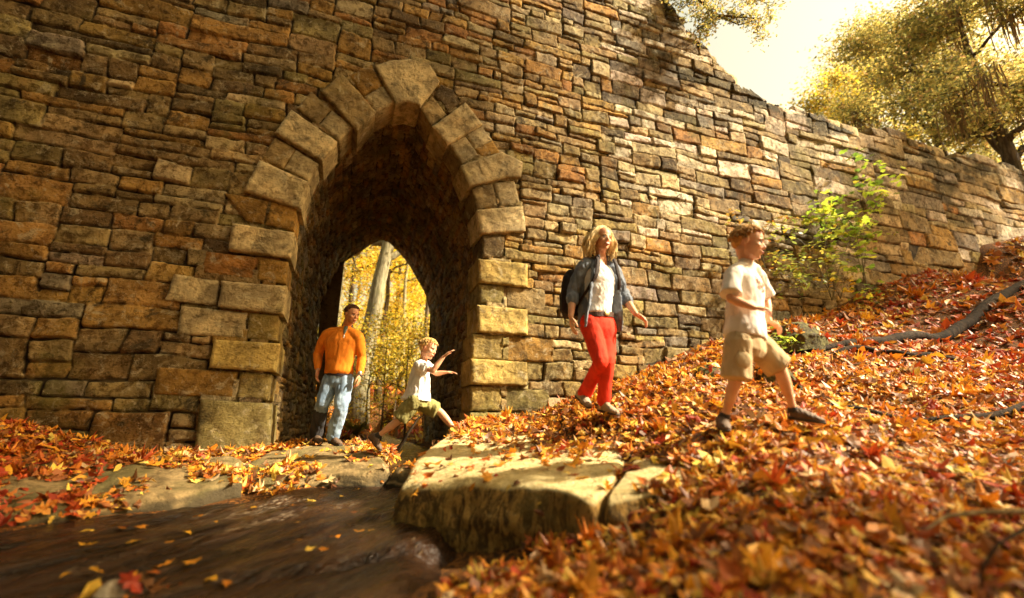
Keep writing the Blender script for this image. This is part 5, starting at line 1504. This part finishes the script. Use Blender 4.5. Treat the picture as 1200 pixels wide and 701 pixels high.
# hair: wavy locks to the shoulders
rg = np.random.default_rng(5); sp = Soup()
B = Blob().E(L(0, -.24, .32), (.74 * h, .84 * h, .76 * h), Fh, 20); B.E(L(0, -.55, -.30), (.80 * h, .50 * h, .85 * h), Fh, 16)
hr = B.build('hair', M_BLOND, wr_, .007, 2, .012, 26)
for k in range(420):
    a = rg.uniform(-1, 1) * math.pi; fr = math.cos(a)
    e = math.asin(rg.uniform(.0, 1))
    if fr > .55 and e < .75: continue
    d = np.array([math.sin(a) * math.cos(e), fr * math.cos(e), math.sin(e)])
    r0 = np.array([0, -.16, .30]) + d * np.array([.70, .82, .76])
    side = np.sign(d[0]) if abs(d[0]) > .12 else rg.choice([-1, 1])
    endp = np.array([side * rg.uniform(.75, 1.38) if fr > -.4 else rg.uniform(-.9, .9), rg.uniform(-.15, .30) if fr > -.1 else rg.uniform(-.9, -.3), rg.uniform(-1.75, -.95)])
    m = 9; t = np.linspace(0, 1, m)[:, None]
    midp = r0 * .45 + endp * .55 + np.array([side * .48, 0, .42])
    q = (1 - t) ** 2 * r0 + 2 * t * (1 - t) * midp + t ** 2 * endp
    ph = rg.uniform(0, 6.28); am = rg.uniform(.06, .14)
    q = q + t * am * np.stack([np.sin(t[:, 0] * 11 + ph), np.cos(t[:, 0] * 11 + ph), 0 * t[:, 0]], 1)
    V, Fq = tube_np([L(*v) for v in q], np.interp(t[:, 0], [0, .5, 1], [.05, .075, .012]) * h, 5); sp.add(V, Fq)
sp.build('hair_locks', M_BLOND, hr)
# her backpack
bp_c = ax(.55) - fT * .20 + G_['sr'] * .085
pk = thing('backpack', 'dark backpack carried on the back of the woman in red trousers', 'backpack', bp_c - UPV * .22)
B = Blob(); pf = frame(fT, UPV)
B.S([(bp_c - UPV * .22, G_['sr'], .135, .075), (bp_c - UPV * .18, G_['sr'], .165, .100), (bp_c, G_['sr'], .165, .105), (bp_c + UPV * .15, G_['sr'], .145, .085), (bp_c + UPV * .22, G_['sr'], .10, .06)])
B.build('pack_body', M_PACK, pk, .008, 3, .006, 12)
B = Blob().S([(bp_c - UPV * .15 - fT * .10, G_['sr'], .11, .05), (bp_c + UPV * .02 - fT * .11, G_['sr'], .11, .05)]); B.build('front_pocket', M_PACK, pk, .008, 2)
for sg, s_ in ((1, 'R'), (-1, 'L')):
    sh = J['sh' + s_] * .55 + G_['nk'] * .45
    B = Blob().S([(bp_c + UPV * .17 + G_['sr'] * (.07 * sg - .085) + fT * .06, G_['sr'], .024, .008), (sh - fT * .02 + UPV * .078, G_['sr'], .026, .010), (sh + fT * .10 + UPV * .005, G_['sr'], .024, .010), (ax(.72) + G_['sr'] * .130 * sg + fT * .130, G_['sr'], .022, .010), (ax(.45) + G_['sr'] * .185 * sg + fT * .06, G_['sr'], .016, .010), (ax(.3) + G_['sr'] * .15 * sg - fT * .10, G_['sr'], .014, .008)], 10, 30)
    B.build('shoulder_strap', M_PACK, pk, .005, 1)

# ---------------------------------------------------------------- man in orange
d0 = 6.05
J = dict(head=P(412.5, 368.5, d0 - .05), neck=P(406.5, 383.5, d0 + .03), shR=P(382, 391, d0 + .04), shL=P(421, 395.5, d0 - .03), elR=P(372.5, 415, d0 + .10), wrR=P(372.5, 433, d0 - .02), elL=P(424, 420, d0 + .04), wrL=P(421.5, 439, d0 - .1),
         hipR=P(389, 443, d0), hipL=P(404, 444, d0 - .02), knR=P(378, 474, d0 - .10), anR=P(370, 509, d0 + .12), knL=P(400, 478, d0 - .14), anL=P(390, 512, d0 - .08))
J['heR'] = P(368, 516, d0 + .16); J['toR'] = P(375, 519.5, d0 - .05); J['heL'] = P(388, 519.5, d0 - .06); J['toL'] = P(398, 522, d0 - .22)
fT = unit(RT * .16 - FW * 1.0); fH = unit(RT * .85 - FW * .6 - UPV * .28)
base = J['heL'].copy(); base[2] = gz_at(base)
mn, L, Fh, h, G_ = person('man in orange quarter-zip fleece and light blue jeans standing under the arch', base, J, 1.06, fT, fH, UPV + fH * .1, M_SKIN2, M_BROWNH,
    hands=dict(R=(-UPV - FW * .1, RT, .5), L=(-UPV + RT * .0 - FW * .1, -RT, .5)), headh=.25)
short_hair(mn, L, Fh, h, M_BROWNH, 3, .62, 620, .55)
ax, wi = G_['ax'], G_['wi']
B = Blob()
B.S([(ax(.06), wi(0), .165, .125), (ax(.13), wi(0), .195, .150), (ax(.30), wi(.3), .178, .135), (ax(.6), wi(.6), .200, .138), (ax(.85), wi(1), G_['W'] + .012, .128), (ax(1.0), wi(1), G_['W'] * .8, .095), (ax(1.12), wi(1), .075, .068)])
for s_ in 'RL':
    sh, el, wr = J['sh' + s_], J['el' + s_], J['wr' + s_]
    B.T([G_['nk'] - UPV * .055, sh * .9 + G_['nk'] * .1 - UPV * .01, sh * .5 + el * .5, el], [.074, .082, .068, .058], 16, 18); B.T([el, el * .5 + wr * .5, el * .12 + wr * .88], [.062, .058, .046], 16, 14)
B.T([G_['nk'] - UPV * .03, ax(.7)], [.08, .11], 16, 8)
fl = B.build('orange_fleece', M_ORANGE, mn, .008, 4, .008, 7, seed=9)
nkp = G_['nk']
Blob().T([nkp - UPV * .015 - fT * .015, nkp + UPV * .035 - fT * .02], [.072, .070], 16, 5).build('collar', M_COLLAR, fl, .006, 1)
Blob().S([(nkp + fT * .050 - UPV * .005, RT, .034, .02), (nkp + fT * .095 - UPV * .07, RT, .022, .016), (nkp + fT * .118 - UPV * .125, RT, .006, .012)], 12, 12).build('undershirt', M_GREYT, mn, .005, 1)
Blob().T([nkp + fT * .128 - UPV * .13, nkp + fT * .140 - UPV * .17], [.006, .007], 8, 5).build('zip_pull', M_STEEL, fl, .003, 0)
B = Blob()
B.S([(ax(.10), wi(0), .155, .115), (ax(0), wi(0), .172, .125), (ax(-.12), wi(0), .175, .128), (ax(-.22), wi(0), .14, .11)])
for s_ in 'RL':
    hp, kn, an = J['hip' + s_], J['kn' + s_], J['an' + s_]
    B.T([hp, hp * .5 + kn * .5, kn], [.108, .100, .084], 18, 16)
    if s_ == 'L': B.T([kn, kn * .5 + an * .5, an * .98 + kn * .02], [.084, .080, .084], 16, 16)
    else: B.T([kn, kn * .85 + an * .15], [.084, .082], 16, 8)
js = B.build('jeans', M_JEANS, mn, .008, 3, .010, 11, seed=1)
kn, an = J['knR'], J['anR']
o = Blob().T([kn * .86 + an * .14, kn * .5 + an * .5, an], [.080, .080, .082], 16, 16).build('lower_leg', M_DARKJ, js, .008, 2, .008, 11); o['label'] = 'dark wet lower trouser leg'  # darker denim from below the knee on the right leg
ring_band(js, ax(.065), wi(0), .170, .128, ax(.4) - ax(0), .006, .035, M_COLLAR, 'belt')
wt = J['wrL']; Blob().T([wt + UPV * .022, wt + UPV * -.004], [.034, .034], 14, 5).build('watch', M_STEEL, mn, .004, 0)
for s_ in 'RL': shoe(mn, J['he' + s_], J['to' + s_], M_BOOT, M_SOLE, 1.05, name='boot')

# ---------------------------------------------------------------- walking boy
d0 = 2.92
J = dict(head=P(877.5, 285, d0 - .03), neck=P(873.5, 307, d0 + .01), shR=P(858, 321, d0 - .07), shL=P(888, 323, d0 + .11), elR=P(856.5, 350, d0 - .13), wrR=P(884, 361, d0 - .17), elL=P(898, 352, d0 + .16), wrL=P(901, 376, d0 + .10),
         hipR=P(866, 399, d0 - .05), hipL=P(880, 399, d0 + .06), knR=P(862, 444, d0 - .03), anR=P(850, 488, d0 + .06), knL=P(914, 431, d0 + .04), anL=P(930, 481, d0 + .06))
J['heR'] = P(845, 500, d0 + .12); J['toR'] = P(851, 505, d0 - .03); J['heL'] = P(929, 491, d0 + .07); J['toL'] = P(962, 496, d0 + .02)
fT = unit(RT * .70 - FW * .72); fH = unit(RT * .86 - FW * .52 - UPV * .26)
base = J['heR'].copy(); base[2] = gz_at(base)
by, L, Fh, h, G_ = person('sandy-haired boy in cream printed tee and khaki shorts striding across the leaves at right', base, J, .74, fT, fH, UPV, M_SKINK, M_SANDY, kid=True,
    hands=dict(R=(RT * .95 - UPV * .1 - FW * .15, -UPV + FW * .3, 1.0), L=(RT * .6 - UPV * .5 - FW * .1, -UPV - RT * .5, .95)), headh=.232)
short_hair(by, L, Fh, h, M_SANDY, 4)
ax, wi = G_['ax'], G_['wi']
B = Blob()
B.S([(ax(.02), wi(0), .150, .118), (ax(.10), wi(0), .154, .122), (ax(.35), wi(.3), .138, .108), (ax(.65), wi(.7), .136, .108), (ax(.90), wi(1), .134, .096), (ax(1.03), wi(1), .095, .068), (ax(1.10), wi(1), .052, .048)])
for s_ in 'RL':
    sh, el = J['sh' + s_], J['el' + s_]
    B.T([G_['nk'] - UPV * .03, sh * .92 + G_['nk'] * .08, sh * .5 + el * .5, sh * .15 + el * .85], [.045, .052, .058, .070], 16, 16, True)
B.T([G_['nk'] - UPV * .02, ax(.7)], [.056, .085], 16, 8)
ts_ = B.build('tee_shirt', M_TEE, by, .006, 4, .006, 11, seed=6)
# worn print on the chest: patches lying on the cloth
rg = np.random.default_rng(2)
def patch(root, body, c, f, blobs, mat, name):
    me = body.data; bv = BVHTree.FromObject(body, bpy.context.evaluated_depsgraph_get())
    off = Vector(root.location); sp_ = Soup(); fr_ = frame(f, UPV)
    for (a, b_, ra, rb) in blobs:
        n = 18; rows = []
        for rr_ in (0.01, .33, .66, 1.0):
            for k in range(n):
                t = 2 * math.pi * k / n; w_ = 1 + .22 * math.sin(3 * t + a * 40) + .12 * math.sin(5 * t + b_ * 60)
                q = np.array(c) + fr_[0] * (a + ra * rr_ * w_ * math.cos(t)) + fr_[2] * (b_ + rb * rr_ * w_ * math.sin(t)) + f * .3
                hit = bv.ray_cast(Vector(q) - off, Vector(-np.array(f)))[0]
                rows.append(np.array(hit + off) + f * .0025 if hit else q - f * .22)
        Fc = [(i * n + k, i * n + (k + 1) % n, (i + 1) * n + (k + 1) % n, (i + 1) * n + k) for i in range(3) for k in range(n)]
        sp_.add(np.array(rows), np.array(Fc))
    return sp_.build(name, mat, body)
bpy.context.view_layer.update()
patch(by, ts_, ax(.74), fT, [(-.030, .030, .022, .014), (.022, .036, .018, .012), (.002, .012, .026, .010), (-.022, -.012, .016, .012), (.030, .000, .013, .016), (.006, -.026, .014, .007), (.038, .050, .010, .006)], M_TEEP, 'chest_print')
B = Blob()
B.S([(ax(.08), wi(0), .128, .10), (ax(-.04), wi(0), .138, .108), (ax(-.16), wi(0), .140, .110), (ax(-.26), wi(0), .10, .09)])
for s_, ez in (('R', .98), ('L', .98)):
    hp, kn = J['hip' + s_], J['kn' + s_]
    e = hp * (1 - ez) + kn * ez
    B.T([hp, hp * .5 + e * .5, e], [.088, .088, .092], 18, 16, True)
sh_ = B.build('khaki_shorts', M_KHAKI, by, .006, 4, .007, 10, seed=3)
for s_ in 'RL':
    hp, kn = J['hip' + s_], J['kn' + s_]; sd = unit(np.cross(kn - hp, fT)) if s_ == 'R' else None
    if s_ == 'R':
        c = hp * .45 + kn * .55 - FW * .082; Blob().E(c, (.05, .014, .055), frame(-FW, unit(hp - kn)), 14).build('cargo_pocket', M_KHAKI, sh_, .005, 1)
for s_ in 'RL':
    an = J['an' + s_]; kn = J['kn' + s_]
    Blob().T([an * .97 + kn * .03, J['he' + s_] * .4 + an * .6 + UPV * .02], [.030, .032], 12, 6).build('sock', M_SOCK, by, .005, 1)
    shoe(by, J['he' + s_], J['to' + s_], M_BOOT, M_SOLE, .86, name='boot', an=J['he' + s_] * .45 + J['an' + s_] * .55)
FEET += [J['heR'], J['toR'], J['heL'], J['toL']]

# ---------------------------------------------------------------- leaping boy
d0 = 5.0
J = dict(head=P(502.3, 408.5, d0 - .02), neck=P(496.5, 422, d0), shR=P(490.5, 428, d0 - .11), shL=P(497, 427, d0 + .11), elR=P(507, 434.5, d0 - .17), wrR=P(520, 418, d0 - .16), elL=P(511.5, 438, d0 + .14), wrL=P(522, 436.5, d0 + .10),
         hipR=P(486, 470, d0 - .06), hipL=P(489, 470, d0 + .07), knR=P(465, 494.5, d0 - .05), anR=P(443, 511, d0), knL=P(516, 483, d0 + .08), anL=P(535, 506, d0 + .06))
J['heR'] = P(434.5, 514.5, d0 + .02); J['toR'] = P(444.5, 527, d0 - .04); J['heL'] = P(535, 513, d0 + .08); J['toL'] = P(548, 513, d0 + .04)
fT = unit(RT * .97 - FW * .22); fH = unit(RT * .90 - FW * .35 - UPV * .30)
base = J['toR'].copy(); base[2] = gz_at(base)
lb, L, Fh, h, G_ = person('fair-haired boy in white tee and olive shorts leaping over the stream onto the boulder', base, J, .76, fT, fH, UPV + RT * .25, M_SKINK, M_STRAW, kid=True,
    hands=dict(R=(RT * .75 + UPV * .65, -FW * -.2 + RT * .3 - UPV, .25), L=(RT * 1.0 + UPV * .05, -UPV, .3)), headh=.222)
short_hair(lb, L, Fh, h, M_STRAW, 6)
ax, wi = G_['ax'], G_['wi']; wv = -FW
B = Blob()
B.S([(ax(.02), FW, .135, .150), (ax(.10), FW, .135, .140), (ax(.40), FW, .125, .118), (ax(.70), FW, .125, .108), (ax(.92), FW, .120, .090), (ax(1.04), FW, .085, .060), (ax(1.12), FW, .052, .050)])
for s_ in 'RL':
    sh, el = J['sh' + s_], J['el' + s_]
    B.T([G_['nk'] - UPV * .035, sh, sh * .4 + el * .6], [.045, .056, .064], 14, 12, True)
B.E(ax(.08) - RT * .12 , (.05, .10, .03), None)
B.build('tee_shirt', M_WHITE, lb, .006, 3, .010, 15, seed=8)
B = Blob()
B.S([(ax(.08), FW, .120, .115), (ax(-.05), FW, .130, .125), (ax(-.14), FW, .125, .115)])
for s_ in 'RL':
    hp, kn = J['hip' + s_], J['kn' + s_]; e = hp * .16 + kn * .84
    B.T([hp, hp * .5 + e * .5, e], [.086, .086, .088], 18, 16, True)
B.build('olive_shorts', M_OLIVE, lb, .006, 3, .009, 14, seed=5)
for s_ in 'RL':
    an = J['an' + s_]; Blob().T([an + (J['kn' + s_] - an) * .06, J['he' + s_] * .3 + an * .7], [.033, .034], 12, 6).build('sock', M_SOCK, lb, .005, 1)
    shoe(lb, J['he' + s_], J['to' + s_], M_BOOT, M_SOLE, .84, name='boot', an=J['he' + s_] * .45 + an * .55)

rg = np.random.default_rng(99); pos, szs = [], []
for fp in FEET:
    for k in range(26):
        a = rg.uniform(0, 6.28); q = fp + np.array([math.cos(a), math.sin(a), 0]) * rg.uniform(.03, .13)
        hit = BV.ray_cast(Vector((float(q[0]), float(q[1]), float(q[2]) + 1)), Vector((0, 0, -1)))[0]
        if hit is None: continue
        pos.append((q[0], q[1], hit.z + rg.uniform(.015, .045))); szs.append(rg.uniform(.05, .09))
k = len(pos)
V, Fq, Cc = leaf_mesh(np.array(pos), np.array(szs), rand_rot(k, .5, rg), palette(k, FALL, rg), rg, (0, 1, 2), .4)
fo3 = link('trodden_leaves', np_mesh('trodden_leaves', V, Fq, M_FALLEN, False, {'scol': Cc})); fo3['kind'] = 'stuff'; fo3['label'] = 'leaves pushed up around the shoes of the walkers'; fo3['category'] = 'leaves'
